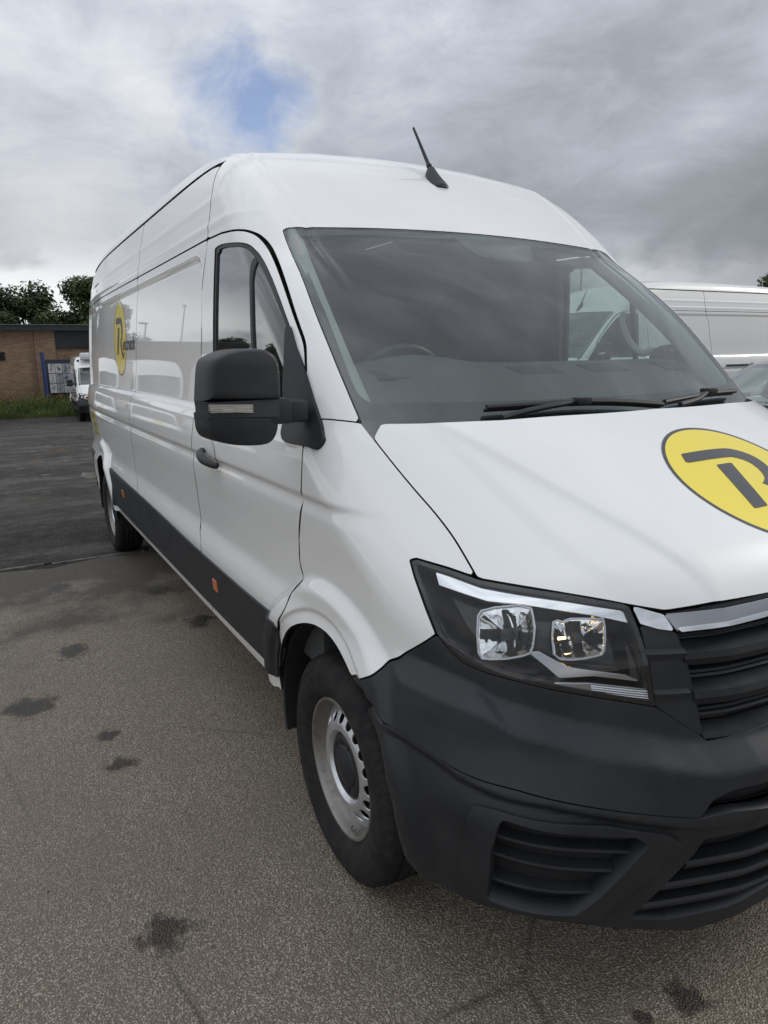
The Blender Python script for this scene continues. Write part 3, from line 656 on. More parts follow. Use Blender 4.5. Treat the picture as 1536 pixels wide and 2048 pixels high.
    MB().box((-.108,-1.085,1.447),(.085,.10,.072)).box((-.115,-1.025,1.443),(.07,.09,.062)).build('mirror_arm', 'black_plastic', head, bevel=.010)
    MB().box((-.168,-1.17,1.548),(.010,.165,.115)).build('mirror_glass', 'chrome', head, bevel=.004)
    MB().box((-.168,-1.17,1.405),(.010,.165,.065)).build('mirror_glass', 'chrome', head, bevel=.004)
    # ---- wing, bonnet, lamp, bumper -------------------------------------
    Pn, PH, TH = sphgrid(-.86, .0, .0036, -.42, .36, .0036)
    hp = np.vstack([spline(HOOD_G, 4), spline(HOOD_F[:6], 4), HOOD_F[5:]])
    hp = np.vstack([hp, [(-.06,.0652),(0,.0655)]])
    cw = np.array([p for p in T['cowl'] if p[0] < -.05][1:]); cw = np.vstack([[T['cowl'][0]], cw, [(0,.2965)]])
    hood_half = np.vstack([hp, cw[::-1]])
    hood_full = np.vstack([hp, mir(hp[:-1]), mir(cw[::-1])[::-1][::-1] if False else np.vstack([mir(cw)[::-1][::-1]])]) if False else None
    ring = np.vstack([cw, mir(cw[:-1]), mir(hp)[0:0]])      # cowl edge, right corner -> left corner
    front = np.vstack([hp, mir(hp[:-1])])                   # right rear corner -> front edge -> left rear corner
    HOODP = np.vstack([front, ring[::-1]])
    Ph, PHh, THh = sphgrid(-.58, .58, .0042, .045, .325, .0042)
    bonnet = panel('bonnet', Ph, np.maximum((poly_sd(PHh, THh, HOODP)*SK)+.0022, .012-F_up(Ph[...,0], Ph[...,1], Ph[...,2])), 'white_paint', root, lip=.02)
    da = np.array([p for p in T['door_front']]); dsph = xz_sph(da)
    archpts = xz_sph([(ARCH[0][0]+ARCH_R*.99*math.cos(t), ARCH[0][1]+ARCH_R*.99*math.sin(t)) for t in np.linspace(2.45, .9, 24)])
    lampL = LAMP[[19,18,17]]                                 # down the outer edge of the lamp
    wing_poly = np.vstack([dsph[::-1], T['wing_top'], spline(HOOD_G, 4)[1:], LAMP[[3,2,1,0]], lampL, np.array(T['bump_wing'])[::-1], [(-.56,-.07),(-.66,-.20),(-.78,-.24)]])
    wing = panel('front_wing', Pn, np.maximum(poly_sd(PH, TH, wing_poly)*SK+.0024, arch_out(Pn)), 'white_paint', root)
    # bumper, upper and lower mouldings
    btop = np.vstack([np.array(T['bump_wing']), LAMP[[16,15,14,13,12,11,10]], np.array(T['grille_bot'])[1:], [(-.07,-.0505),(0,-.050)]])
    shut = spline(T['bump_shut'], 3)
    slot = np.array(T['slot'])
    ub = np.vstack([btop, [(0,-.106)], slot[[3,2,1]], shut[::-1], [(-.56,-.07)]])
    Pf, PF, TF = sphgrid(-.66, .0, .0032, -.38, .06, .0032)
    arch = arch_out(Pf)
    ubump = panel('bumper', Pf, np.maximum(poly_sd(PF, TF, ub)*SK+.0015, arch), 'black_plastic', root, lip=.03)
    fo = np.array(T['fog_outer']); fi = np.array(T['fog_inner']); fos = fo
    bb = np.array(sorted(T['bump_bot'], key=lambda p: p[0])); bot = lambda f: float(np.interp(f, bb[:,0], bb[:,1]))
    itk = np.array([(-.2335,-.152),(-.226,-.139),(-.14,-.136),(0,-.136),(0,bot(0)+.020),(-.13,bot(-.13)+.020),(-.19,bot(-.19)+.018),(-.25,bot(-.25)+.014),(-.292,bot(-.292)+.012)])
    lb = np.vstack([shut, [slot[0], slot[5], (0,-.1265), (0,bot(0)-.002)], np.array(T['bump_bot'])[::-1], [(-.53,-.31),(-.58,-.18),(-.53,-.085)]])
    lS = np.maximum.reduce([poly_sd(PF, TF, lb)*SK+.0015, arch, -poly_sd(PF, TF, fos)*SK, -poly_sd(PF, TF, itk)*SK])
    lbump = panel('lower_bumper', Pf, lS, 'black_plastic', root, lip=.03)
    fr = panel('fog_surround', Pf, np.maximum(poly_sd(PF, TF, fos)*SK+.001, -poly_sd(PF, TF, fi)*SK), 'black_plastic', lbump, off=.013, lip=.052)
    panel('fog_recess', Pf, poly_sd(PF, TF, fi)*SK-.01, 'liner', lbump, off=-.040, lip=0)
    sl = np.array(T['fog_slats'])
    for k in range(3):
        a_, b_ = sl[2*k], sl[2*k+1]; n = 14; ys = np.linspace(a_[1]-.012, b_[1]+.025, n); zs = np.linspace(a_[2], b_[2], n)
        P = frontP(ys, zs); h = (.026,.032,.034)[k]
        rings = [[(p[0]-.036,p[1]+.020,p[2]+.000),(p[0]-.012,p[1]+.006,p[2]-.006),(p[0]-.010,p[1]+.006,p[2]-.012),(p[0]-.036,p[1]+.020,p[2]-h-.006)] for p in P]
        MB().loft(rings).build('fog_slat', 'black_plastic', lbump, smooth=True, auto=30)
    sen = frontP(np.array([-.80]), np.array([.437]))[0]
    MB().tube([sen+np.array((-.045,.030,0)), sen+np.array((-.028,.016,0))], [.010,.010], 14).build('parking_sensor', 'gloss_black', lbump, smooth=True)
    panel('intake_recess', Pf, poly_sd(PF, TF, itk)*SK-.012, 'liner', lbump, off=-.055, lip=0)
    for k, (z0, z1, yo) in enumerate(((.497,.494,-.57),(.448,.445,-.635),(.399,.396,-.68),(.348,.343,-.70))):
        ys = np.linspace(yo, 0, 22); zs = z0+(z1-z0)*(ys-yo)/-yo; P = frontP(ys, zs)
        rings = [[(p[0]-.048,p[1],p[2]+.004),(p[0]-.010,p[1],p[2]+.006),(p[0]-.006,p[1],p[2]-.001),(p[0]-.012,p[1],p[2]-.014),(p[0]-.050,p[1],p[2]-.020)] for p in P]
        MB().loft(rings).build('intake_slat', 'black_plastic', lbump, smooth=True, auto=30)
    panel('slot_recess', Pf, poly_sd(PF, TF, np.vstack([slot[[0,1,2,3]], [(0,-.106),(0,-.1265)], slot[[5]]]))*SK-.035, 'liner', ubump, off=-.05, lip=0)
    # grille
    gs = np.array(T['grille_side']); gb = np.array(T['grille_bot'])
    gp = np.vstack([gs[[0,1,2,3,4]], gb[1:], [(-.07,-.0505),(0,-.050),(0,.0655),(-.06,.0652)], HOOD_F[[7,6,5]]])
    gS = poly_sd(PF2:=0*0, 0, []) if False else None
    Pg, PG, TG = sphgrid(-.30, .0, .0030, -.075, .085, .0030)
    grille = panel('grille', Pg, poly_sd(PG, TG, gp)*SK-.003, 'gloss_black', root, off=-.050, lip=0)
    side_p = np.vstack([gs[[1,2,3,4]], gb[1:3], [(-.2205,-.02),(-.2270,.012),(-.2345,.043)]])
    panel('grille_cheek', Pg, poly_sd(PG, TG, side_p)*SK+.001, 'black_plastic', grille, off=-.008, lip=.04)
    ct = np.vstack([T['chrome_top'], [(-.06,.0612),(0,.0615),(0,.0465),(-.06,.0464)], np.array(T['chrome_bot'])[::-1]])
    panel('chrome_strip', Pg, poly_sd(PG, TG, ct)*SK+.001, 'satin_chrome', grille, off=-.004, lip=.03)
    ct2 = ct.copy(); lowc = np.vstack([np.array(T['chrome_bot'])+[(.0,.0035)], [(0,.0498),(0,.0462)], (np.array(T['chrome_bot'])-[(0,.0004)])[::-1]])
    panel('chrome_edge', Pg, poly_sd(PG, TG, lowc)*SK, 'chrome', grille, off=.002, lip=.01)
    panel('chrome_cap', Pg, poly_sd(PG, TG, np.array(T['chrome_cap']))*SK+.0015, 'chrome', grille, off=-.002, lip=.03)
    def bar(name, zt_, h, y0, mat, d0, d1, tip=0):
        ys = np.linspace(y0, 0, 24); P = frontP(ys, np.full(24, zt_)); rings = []
        for p in P: rings.append([(p[0]-d1,p[1],p[2]+h*.35),(p[0]-d0-.004,p[1],p[2]),(p[0]-d0,p[1],p[2]-h*.45),(p[0]-d0-.008,p[1],p[2]-h),(p[0]-d1,p[1],p[2]-h*1.1)])
        return MB().loft(rings).build(name, mat, grille, smooth=True, auto=28)
    bar('grille_bar', .957, .032, -.535, 'black_plastic', -.002, .05); bar('grille_bar', .872, .034, -.522, 'black_plastic', -.002, .05); bar('grille_bar', .778, .020, -.51, 'black_plastic', 0, .05)
    for zt_ in (.985, .905, .895, .822, .81): bar('grille_rib', zt_, .010, -.525, 'black_plastic', .030, .05)
    for zt_, y0 in ((.957,-.612),(.872,-.603)):
        ys = np.linspace(y0, -.53, 8); P = frontP(ys, np.full(8, zt_)); 
        MB().loft([[(p[0]-.02,p[1],p[2]+.012),(p[0]+.001,p[1],p[2]),(p[0]-.001,p[1],p[2]-.012),(p[0]-.02,p[1],p[2]-.016)] for p in P]).build('cheek_ridge', 'black_plastic', grille, smooth=True, auto=28)
    # headlamp
    lamp = empty('headlamp'); lamp.parent = root
    Pl, PL, TL = sphgrid(-.50, -.245, .00115, -.04, .12, .00115); LS = poly_sd(PL, TL, LAMP)*SK; Nl = grid_normals(Pl)
    panel('lens', Pl, LS+.003, 'lens_clear', lamp, off=-.001, lip=.004)
    panel('lamp_rim', Pl, np.maximum(LS+.0015, -(LS+.010)), 'gloss_black', lamp, off=-.003, lip=.02)
    depth = .085*sst(-.004,-.045,LS)+.006
    panel('housing', Pl-Nl*depth[...,None], LS+.002, 'lamp_black', lamp, lip=0)
    def lp(name, key, mat, off, lip=.01, grow=0): return panel(name, Pl, poly_sd(PL, TL, np.array(T[key]))*SK-grow, mat, lamp, off=off, lip=lip)
    lp('chrome_brow', 'lamp_chrome', 'chrome', -.015, .012); lp('chrome_blade', 'lamp_blade', 'satin_chrome', -.028, .03); lp('fin', 'lamp_fin', 'steel_dark', -.028, .01)
    lp('turn_lens', 'lamp_rib', 'satin_chrome', -.010, .01); lp('side_turn_lens', 'lamp_rib_dark', 'steel_dark', -.010, .01)
    for key, nm in (('lamp_bowl1','reflector'),('lamp_bowl2','reflector')):
        pl = np.array(T[key]); S = poly_sd(PL, TL, spline(pl, 2, True))*SK; c = pl.mean(0)
        q = S.min(); bowl = .075*(1-(np.clip(-S,0,.06)/.06-1)**2)
        # facets: stepped vertical flutes in the reflector
        fl_ = .006*np.abs(((PL-c[0])/.016+.5)%1-.5)*2
        rf = panel(nm, Pl-Nl*(bowl+fl_*(S<-.01)+.026)[...,None], S, 'chrome', lamp, lip=0)
        panel('bezel', Pl, np.maximum(S-.0025, -(S-.000)), 'satin_chrome', rf, off=-.024, lip=.014)
        i, j = np.unravel_index(np.argmin((PL-c[0])**2+(TL-c[1])**2), PL.shape); p = Pl[i,j]; n = Nl[i,j]
        MB().tube([p-n*.095, p-n*.070, p-n*.062, p-n*.05, p-n*.046], [.014,.014,.010,.010,.004], 12).build('bulb', 'steel_dark', rf, smooth=True)
        if key == 'lamp_bowl2':
            for dz, dy in ((.010,-.052),(-.034,-.030),(.030,.046)):
                MB().tube([p-n*.055+np.array((0,dy-.008,dz)), p-n*.050+np.array((0,dy+.012,dz-.003))], [.0035,.003], 8).build('amber_glint', 'glint_glow', rf, smooth=True)  # small glowing rods stand in for amber glints on the reflector
    for k in range(5):
        t = .14+.18*k; a_ = np.array(T['lamp_rib']); L = a_[1]*(1-t)+a_[4]*t; R_ = a_[2]*(1-t)+a_[3]*t
        P = sph(np.linspace(L[0], R_[0], 10), np.linspace(L[1], R_[1], 10))
        MB().tube(P-np.array((.006,-.003,0)), .0016, 6).build('turn_rib', 'chrome', lamp, smooth=True)
    parts += [wing, ubump, lbump, grille]
    # arch liners
    for k, (cx, cz) in enumerate(ARCH):
        mb = MB(); n = 40; a_ = np.linspace(-.12, math.pi+.25, n); r0 = ARCH_R+.004; y0 = 1.006
        rings = [[(cx+r*math.cos(t), -yy, cz+r*math.sin(t)) for t in a_] for r, yy in ((r0+.02,.985),(r0-.014,.990),(r0-.012,.93),(r0+.01,.75),(r0+.01,.55))]
        mb.loft(rings, closed=False, cap=False)
        mb.add([(cx+r0*1.1*math.cos(t), -.55, cz+r0*1.1*math.sin(t)) for t in a_], [tuple(range(n))])
        lin = mb.build('arch_liner', 'liner', root, smooth=True)
        parts.append(lin)
    # mud flap behind the front wheel
    flp = MB().box((-.385,-.86,.40),(.016,.22,.20)).build('mud_flap', 'rubber', root, bevel=.004); parts.append(flp)
    # ---- windscreen, pillars, roof --------------------------------------
    A2, B2 = np.meshgrid(np.linspace(-.92,.92,230), np.linspace(.25,1.03,190)); Pw = sph(A2, B2, F_up)
    ws = poly_sd(A2, B2, WS)*1.6
    screen = panel('windscreen', Pw, ws+.004, 'screen_glass', root, off=-.001, lip=.005)
    cl = A(spline(T['ws_clear_left'][::-1], 3), spline(T['ws_clear'], 3))
    cl = np.vstack([cl[cl[:,0] < -.04], [(0.,.990)], mir(cl[cl[:,0] < -.04]), np.array([(.34,.3423),(.13,.3458),(0,.346),(-.13,.3458),(-.34,.3423)])])
    fs_ = np.minimum(-poly_sd(A2, B2, cl)*1.6, poly_sd(A2, B2, np.array(T['sensor']))*1.2-.004)
    panel('frit_border', Pw, np.maximum(ws+.005, -(-fs_)), 'gloss_black', screen, off=-.006, lip=0)
    A3, B3 = np.meshgrid(np.linspace(-2.2,2.2,440), np.linspace(.24,1.50,228)); Pc = sph(A3, B3, F_up); x, z = Pc[...,0], Pc[...,2]; a = np.abs(Pc[...,1])
    wt = np.array(T['wing_top']); base_th = np.interp(np.abs(A3), -wt[::-1,0], wt[::-1,1], left=wt[-1,1], right=wt[0,1]+.0)
    dsd = np.where(a > .62, poly_sd(x, z, DOOR), 1.)
    shell = panel('cab_roof', Pc, np.maximum.reduce([-poly_sd(A3, B3, WS)*1.4+.001, -dsd+GAP, X_B(np.clip(z,2.0,2.45))+np.where(z < ZR, GAP, 0)-x, (base_th-B3)*1.4+.002, np.where(z < 2.07, -1.16-x, -1.)]), 'white_paint', root)
    Pr = cylgrid(-5.86, -1.10, .03, .80, math.pi-.80, .011); x, z = Pr[...,0], Pr[...,2]; a = np.abs(Pr[...,1])
    panel('roof', Pr, np.maximum.reduce([np.where(a > .6, ZR+.007-z, -1.), x-X_B(np.clip(z,2.0,2.45))-.002, -5.84-x]), 'white_paint', root, lip=0)
    # rear wall
    al = np.linspace(-.78, math.pi+.78, 90); Pe = cyl(np.full(90, -5.82), al)
    MB().add(Pe, [tuple(range(90))]).build('rear_wall', 'white_paint', root)
    # far side: the same panels mirrored
    for o in parts:
        c = mirror_y(o)
        for ch in o.children:
            if ch.type == 'MESH': mirror_y(ch, parent=c)
    for g in (head, lamp):
        e = empty(g.name.split('.')[0]); e.parent = root
        for ch in g.children:
            c = mirror_y(ch, parent=e)
            for gc in ch.children: mirror_y(gc, parent=c)
    # ---- wheels -----------------------------------------------------------
    wheels(root)
    # ---- wipers, aerial -----------------------------------------------
    for k in ('1', '2'):
        w = empty('wiper'); w.parent = root
        p = spline(T['wiper'+k], 4); MB().tube(p, .0085, 8).build('blade', 'seal', w, smooth=True)
        MB().tube(p-np.array((.012,0,.010)), .005, 6).build('rubber_edge', 'seal', w, smooth=True)
        q = spline(T['wiper'+k+'_arm'], 4); MB().tube(q, [.009]*(len(q)-4)+[.007]*4, 8).build('arm', 'black_plastic', w, smooth=True)
        MB().box(q[-1], (.035,.055,.022)).build('adapter', 'black_plastic', w, bevel=.005)
    cwl = MB(); ys = np.linspace(-.80, .80, 30)
    def scs(y_):
        w = float(Xws(abs(y_), 1.385)); zh = float(Zhood(np.array(w+.07), np.array(abs(y_))))-.03
        return [(w-.01,y_,min(1.392,zh+.03)),(w+.07,y_,zh),(w+.08,y_,1.28),(w-.03,y_,1.28)]
    cwl.loft([scs(y_) for y_ in ys]).build('scuttle', 'seal', root, smooth=True)
    aerial(root, -1.014, .073, 'radio_aerial')
    cab_interior(root)
    # engine bay and floor, dark underside
    MB().box((.22,0,.78),(1.0,1.3,.42)).build('engine_block', 'dark_void', root)
    MB().box((-2.9,0,.47),(5.6,1.70,.05)).build('underfloor', 'dark_void', root)
    MB().box((-1.42,0,1.35),(.03,1.80,1.5)).build('bulkhead', 'dash_grey', root)
    return root
def aerial(root, x, y, name):
    z = float(solve(np.array([[x, y, 1.5]]), np.array([[0,0,1.]]), 1.6)[0][2])
    e = empty(name); e.parent = root
    sl = (float(Zroof(np.array(x-.05), np.array(abs(y))))-float(Zroof(np.array(x+.05), np.array(abs(y)))))/.1
    rings = []
    for t in np.linspace(0, 1, 9):
        xx = x+.062-.135*t; w = .043*math.sin(math.pi*min(1, .12+t*.90))**.7+.004; h = .078*(t**1.15) if t < .80 else .078*(.80**1.15)*(1-(t-.80)*3.2); h = max(h, .012)
        zz = z+(x-xx)*sl-.006
        rings.append([(xx, y-w, zz),(xx, y-w*.85, zz+h*.45),(xx, y-w*.35, zz+h),(xx, y+w*.35, zz+h),(xx, y+w*.85, zz+h*.45),(xx, y+w, zz)])
    MB().loft(rings).build('aerial_base', 'seal', e, smooth=True, auto=60)
    p0 = np.array((x-.055, y, z+.055*sl+.045)); p1 = p0+np.array((-.112, -.012, .185))
    n = 34; pts = [p0+(p1-p0)*t for t in np.linspace(0,1,n)]; rad = [.0085-.0035*t+(.0008 if k%2 else 0) for k, t in enumerate(np.linspace(0,1,n))]
    rad[0] = .013; rad[1] = .012; rad[2] = .010
    MB().tube(pts, rad, 10).build('mast', 'seal', e, smooth=True)
def wheels(root):
    # tyre section (y outward positive, r)
    n = 300; th = np.linspace(0, 2*np.pi, n, endpoint=False)
    sec = [(.072,.212),(.088,.219),(.099,.232),(.1085,.252),(.1140,.275),(.1160,.290),(.1120,.308),(.1135,.3085),(.1055,.325),(.0985,.338),(.090,.3475),
           (.076,.3520),(.060,.3545),(.0585,.3465),(.0505,.3465),(.049,.3555),(.022,.3570),(.0205,.3480),(.0125,.3480),(.011,.3572)]
    full = sec+[(-a, r) for a, r in sec[::-1]]
    V = []; m = len(full)
    for i, t in enumerate(th):
        for a, r in full:
            d = 0.
            s = 1 if a > 0 else -1
            if .072 < abs(a) < .103 and r > .324 and (i+(2 if s > 0 else 0))%4 in (0,): d = .0035
            if .021 < abs(a) < .062 and r > .352 and (i+int(abs(a)*90))%6 == 0: d = .005
            R = r-d; V.append((R*math.cos(t), -a, R*math.sin(t)))
    F = [(i*m+k, i*m+k+1, ((i+1)%n)*m+k+1, ((i+1)%n)*m+k) for i in range(n) for k in range(m-1)]
    V = np.array(V); V[:,2] = np.where(V[:,2] < -.336, -.336+(V[:,2]+.336)*.35, V[:,2])
    def lathe(secs, k=96): 
        t = np.linspace(0, 2*np.pi, k, endpoint=False); mm = len(secs)
        return [(r*math.cos(q), -a, r*math.sin(q)) for q in t for a, r in secs], [(i*mm+j, i*mm+j+1, ((i+1)%k)*mm+j+1, ((i+1)%k)*mm+j) for i in range(k) for j in range(mm-1)]
    proto = None
    for ax, steer in ((0., -.02), (AX_R, 0.)):
        w = empty('wheel', (ax, -.868, .343)); w.parent = root
        if proto is None:
            ty = MB(); ty.V = [tuple(v) for v in V.tolist()]; ty.F = F; tyre = ty.build('tyre', 'rubber', w, smooth=True, auto=40)
            rim = MB().add(*lathe([(.0885,.2205),(.0925,.2175),(.0915,.211),(.083,.206),(.070,.2035),(.058,.1985),(.052,.196),(.046,.194)])).build('rim', 'rim_worn', w, smooth=True, auto=50)
            MB().add(*lathe([(.046,.194),(.040,.190),(-.08,.186),(-.085,.05)])).build('inner_barrel', 'dark_void', rim, smooth=True, auto=50)  # near-black colour puts the shade behind the vent holes into the barrel
            # pressed disc with round vent holes, clipped from a polar grid
            rr = np.linspace(.070, .194, 70); tt = np.linspace(0, 2*np.pi, 721); TT, RR = np.meshgrid(tt, rr)
            dz = pchip([.070,.094,.103,.116,.128,.153,.176,.194],[.046,.048,.064,.078,.078,.068,.054,.046])(RR)
            Pd = np.stack([RR*np.cos(TT), -dz, RR*np.sin(TT)], -1); N_ = 18
            ph = (TT/(2*np.pi)*N_+.5)%1-.5; hole = np.hypot(ph*2*np.pi/N_*.155, RR-.155)-.0185
            disc = panel('wheel_disc', Pd, np.maximum.reduce([-hole, RR-.193, .072-RR]), 'wheel_silver', rim, lip=.006, flip=np.mean(grid_normals(Pd)[...,1]) > 0)
            cap = MB().add(*lathe([(.060,.100),(.068,.097),(.072,.088),(.069,.068),(.074,.062),(.076,.045),(.080,.038),(.081,.0)], 64)).build('hub_cap', 'black_plastic', rim, smooth=True, auto=30)
            for k in range(10):
                q = k*2*np.pi/10; r_ = .078; c = np.array((r_*math.cos(q), -.0705, r_*math.sin(q)))
                R = np.array([[math.cos(q),0,-math.sin(q)],[0,1,0],[math.sin(q),0,math.cos(q)]])
                MB().box(c, (.022,.004,.005), R).build('cap_rib', 'seal', rim, bevel=.001)
            drum = MB().add(*lathe([(.02,.0),(.02,.150),(-.06,.155),(-.06,.0)], 48)).build('brake_disc', 'steel_dark', w, smooth=True, auto=30)
            MB().box((.188*math.cos(-1.15),-.083,.188*math.sin(-1.15)+.0),(.028,.006,.012)).build('balance_weight', 'satin_chrome', rim, bevel=.001)
            proto = w
        else:
            for ch in list(proto.children): copy_tree(ch, w)
        w.rotation_euler = (0, .35*ax, steer)
    for w in [c for c in root.children if c.name.startswith('wheel') and c.type == 'EMPTY']:
        c = copy_tree(w, root); c.location = (w.location.x, .868, .343); c.rotation_euler = (0, w.rotation_euler.y, math.pi+w.rotation_euler.z)
    for w in [c for c in root.children if c.name.startswith('wheel') and c.type == 'EMPTY']: w.location.z = .3405
def cab_interior(root):
    # dashboard: high shelf rising from the screen to the driver
    ys = np.linspace(-.84, .84, 33); rings = []
    for y in ys:
        w = float(Xws(abs(y), 1.40)); k = 1-(abs(y)/.86)**6
        hump = .035*math.exp(-((y+.43)/.20)**2)
        rings.append([(w-.03,y,1.385),(w-.10,y,1.43),(w-.20,y,1.475),(-.20,y,1.525+hump*.3),(-.30,y,1.552+hump*.6),(-.40,y,1.560+hump),(-.455,y,1.545+hump),(-.47,y,1.48),(-.45,y,1.30),(-.40,y,.95),(w-.03,y,.95)])
    dash = MB().loft(rings).build('dashboard', 'dash_grey', root, smooth=True, auto=45)
    for yc, ww in ((-.02,.20),(.33,.20),(.70,.13),(-.62,.14)):
        MB().box((-.225,yc,1.530),(.10,ww,.012),np.array([[.957,0,.29],[0,1,0],[-.29,0,.957]])).build('dash_tray', 'seat_fabric', dash, bevel=.004)
    sw = empty('steering_wheel'); sw.parent = root
    c = np.array((-.56,-.43,1.46)); ax = np.array((-.82,0,.57)); u = np.array((0,1.,0)); v = np.cross(ax, u); t = np.linspace(0, 2*np.pi, 41)
    MB().tube([c+.195*(math.cos(q)*u+math.sin(q)*v) for q in t], .0165, 10, cap=False).build('rim', 'seal', sw, smooth=True)
    MB().box(c-ax*.02,(.05,.16,.11)).build('hub', 'seal', sw, bevel=.02)
    for q in (.0, math.pi, -math.pi/2): MB().tube([c-ax*.015, c+.19*(math.cos(q)*u+math.sin(q)*v)], .014, 8).build('spoke', 'seal', sw, smooth=True)
    for yc, ww in ((-.43,.46),(.26,.46),(.66,.38)):
        s = empty('seat'); s.parent = root
        MB().box((-.95,yc,.98),(.50,ww,.16)).build('cushion', 'seat_fabric', s, bevel=.05)
        Rm = np.array([[.97,0,-.24],[0,1,0],[.24,0,.97]])
        MB().box((-1.22,yc,1.33),(.13,ww,.64),Rm).build('backrest', 'seat_fabric', s, bevel=.05)
        MB().box((-1.305,yc,1.74),(.09,.26,.17),Rm).build('headrest', 'seat_fabric', s, bevel=.035)
    # lining of roof and pillars
    Al, Bl = np.meshgrid(np.linspace(-1.3,1.3,90), np.linspace(.9,1.38,30)); P = sph(Al, Bl, F_up)
    N = grid_normals(P); S = np.maximum.reduce([-poly_sd(Al, Bl, WS)*1.4-.02, -1.30-P[...,0], 2.06-P[...,2]])
    panel('roof_lining', P, S, 'trim_grey', root, N=N, off=-.05, lip=0)
    MB().box((-1.16,0,2.02),(.40,1.5,.02)).build('overhead_shelf', 'trim_grey', root, bevel=.005)
    for s in (-1, 1):
        e = [np.array(T['ws_left'])[::-1]]
        q = to3 = sph(np.array([p[0] for p in T['ws_left']]), np.array([p[1] for p in T['ws_left']]), F_up); q[:,1] *= -s
        MB().tube(spline(q*np.array((1,.955,1))+np.array((-.035,0,-.02)), 4), .040, 10).build('pillar_trim', 'trim_grey', root, smooth=True)
        # inside of the cab door below the window
        MB().loft([[(x_, s*.93, 1.40),(x_, s*.88, 1.385),(x_, s*.86, 1.0),(x_, s*.88, .6),(x_, s*.93, .6)] for x_ in np.linspace(-1.3, -.15, 8)]).build('door_lining', 'dash_grey', root, smooth=True)
        g = [(-.40, s*.80, 1.60),(-.43, s*.77, 1.585),(-.50, s*.765, 1.64),(-.55, s*.77, 1.72),(-.56, s*.79, 1.76)]
        MB().tube(spline(g, 5), .015, 9).build('grab_handle', 'trim_grey', root, smooth=True)
def place_side(X, Y, off=.0016, x0=-3.40, z0=1.74):
    P = sideP(x0+X, z0+Y); P[...,1] -= off; return P
def hood_place(X, Y, off=.0016):
    # s across, t up the slope towards the screen
    xx = .64-Y*.892; yy = X
    O = np.stack([xx, yy, 0*xx+.9], -1); D = np.zeros_like(O); D[...,2] = 1
    P = solve(O, D, .9); P[...,2] += off; return P
def emblem(root, place, r, name):
    e = empty(name); e.parent = root
    t = np.linspace(0, 2*np.pi, 80, endpoint=False); st = .012
    def lay(nm, poly, mat, off):
        poly = np.array(poly); x0, y0 = poly.min(0)-st*1.5; x1, y1 = poly.max(0)+st*1.5
        X, Y = np.meshgrid(np.arange(x0, x1, st*.6), np.arange(y0, y1, st*.6)); P = place(X, Y, off)
        o = panel(nm, P, poly_sd(X, Y, poly), mat, e, lip=0); return o
    c = np.stack([np.cos(t), np.sin(t)], 1)
    X, Y = np.meshgrid(np.linspace(-r*1.1, r*1.1, 96), np.linspace(-r*1.1, r*1.1, 96)); R = np.hypot(X, Y); P = place(X, Y, .0012)
    panel('yellow_disc', P, R-r*1.005, 'yellow_vinyl', e, lip=0)
    panel('black_ring', P, np.maximum(R-r*1.05, r*1.005-R), 'black_vinyl', e, lip=0)
    g1, g2 = glyph_R(); lay('letter_stroke', g1*r, 'black_vinyl', .0024); lay('letter_stroke', g2*r, 'black_vinyl', .0024)
    return e
def lettering(text, x0, z0, w, h, parent, name='lettering', shear=.22):
    cu = bpy.data.curves.new('txt', 'FONT'); cu.body = text; cu.shear = shear; cu.offset = .022; cu.resolution_u = 4
    o = bpy.data.objects.new('txt', cu); COL.objects.link(o)
    me = bpy.data.meshes.new_from_object(o.evaluated_get(bpy.context.evaluated_depsgraph_get())); bpy.data.objects.remove(o)
    n = len(me.vertices); co = np.empty(n*3); me.vertices.foreach_get('co', co); co = co.reshape(-1,3)
    mn, mx = co.min(0), co.max(0)
    X = x0+(co[:,0]-mn[0])/(mx[0]-mn[0])*w; Z = z0+co[:,1]/(mx[1])*h
    P = sideP(X, Z); P[:,1] -= .0030
    me.vertices.foreach_set('co', P.ravel()); me.materials.clear(); me.materials.append(M('black_vinyl')); me.name = name; me.update()
    o = bpy.data.objects.new(name, me); COL.objects.link(o); o.parent = parent
    return o
van = build_van()
tag(van, 'white high roof panel van with yellow round emblems and black bumper on the tarmac', 'van')
em = emblem(van, place_side, .236, 'side_emblem'); lettering('entruck', -3.285, 1.662, .445, .082, em)
# yellow instruction labels near the rear corner
for k, (z0_, z1_) in enumerate(((1.085,1.165),(1.005,1.078),(.945,.998))):
    X_, Z_ = np.meshgrid(np.linspace(-5.12,-4.70,30), np.linspace(z0_-.01, z1_+.01, 12)); P_ = sideP(X_, Z_); P_[...,1] -= .0015
    lb_ = panel('warning_label', P_, np.maximum.reduce([-5.10-X_, X_+4.72, z0_-Z_, Z_-z1_]), 'yellow_vinyl', van, lip=0)
    for q in range(3):
        zc_ = z1_-.016-.021*q
        if zc_ < z0_+.008: break
        P2_ = P_.copy(); P2_[...,1] -= .0012
        panel('print_line', P2_, np.maximum.reduce([-5.08-X_, X_+4.74+.05*q, np.abs(Z_-zc_)-.006]), 'black_vinyl', lb_, lip=0)
emblem(van, hood_place, .236, 'bonnet_emblem')
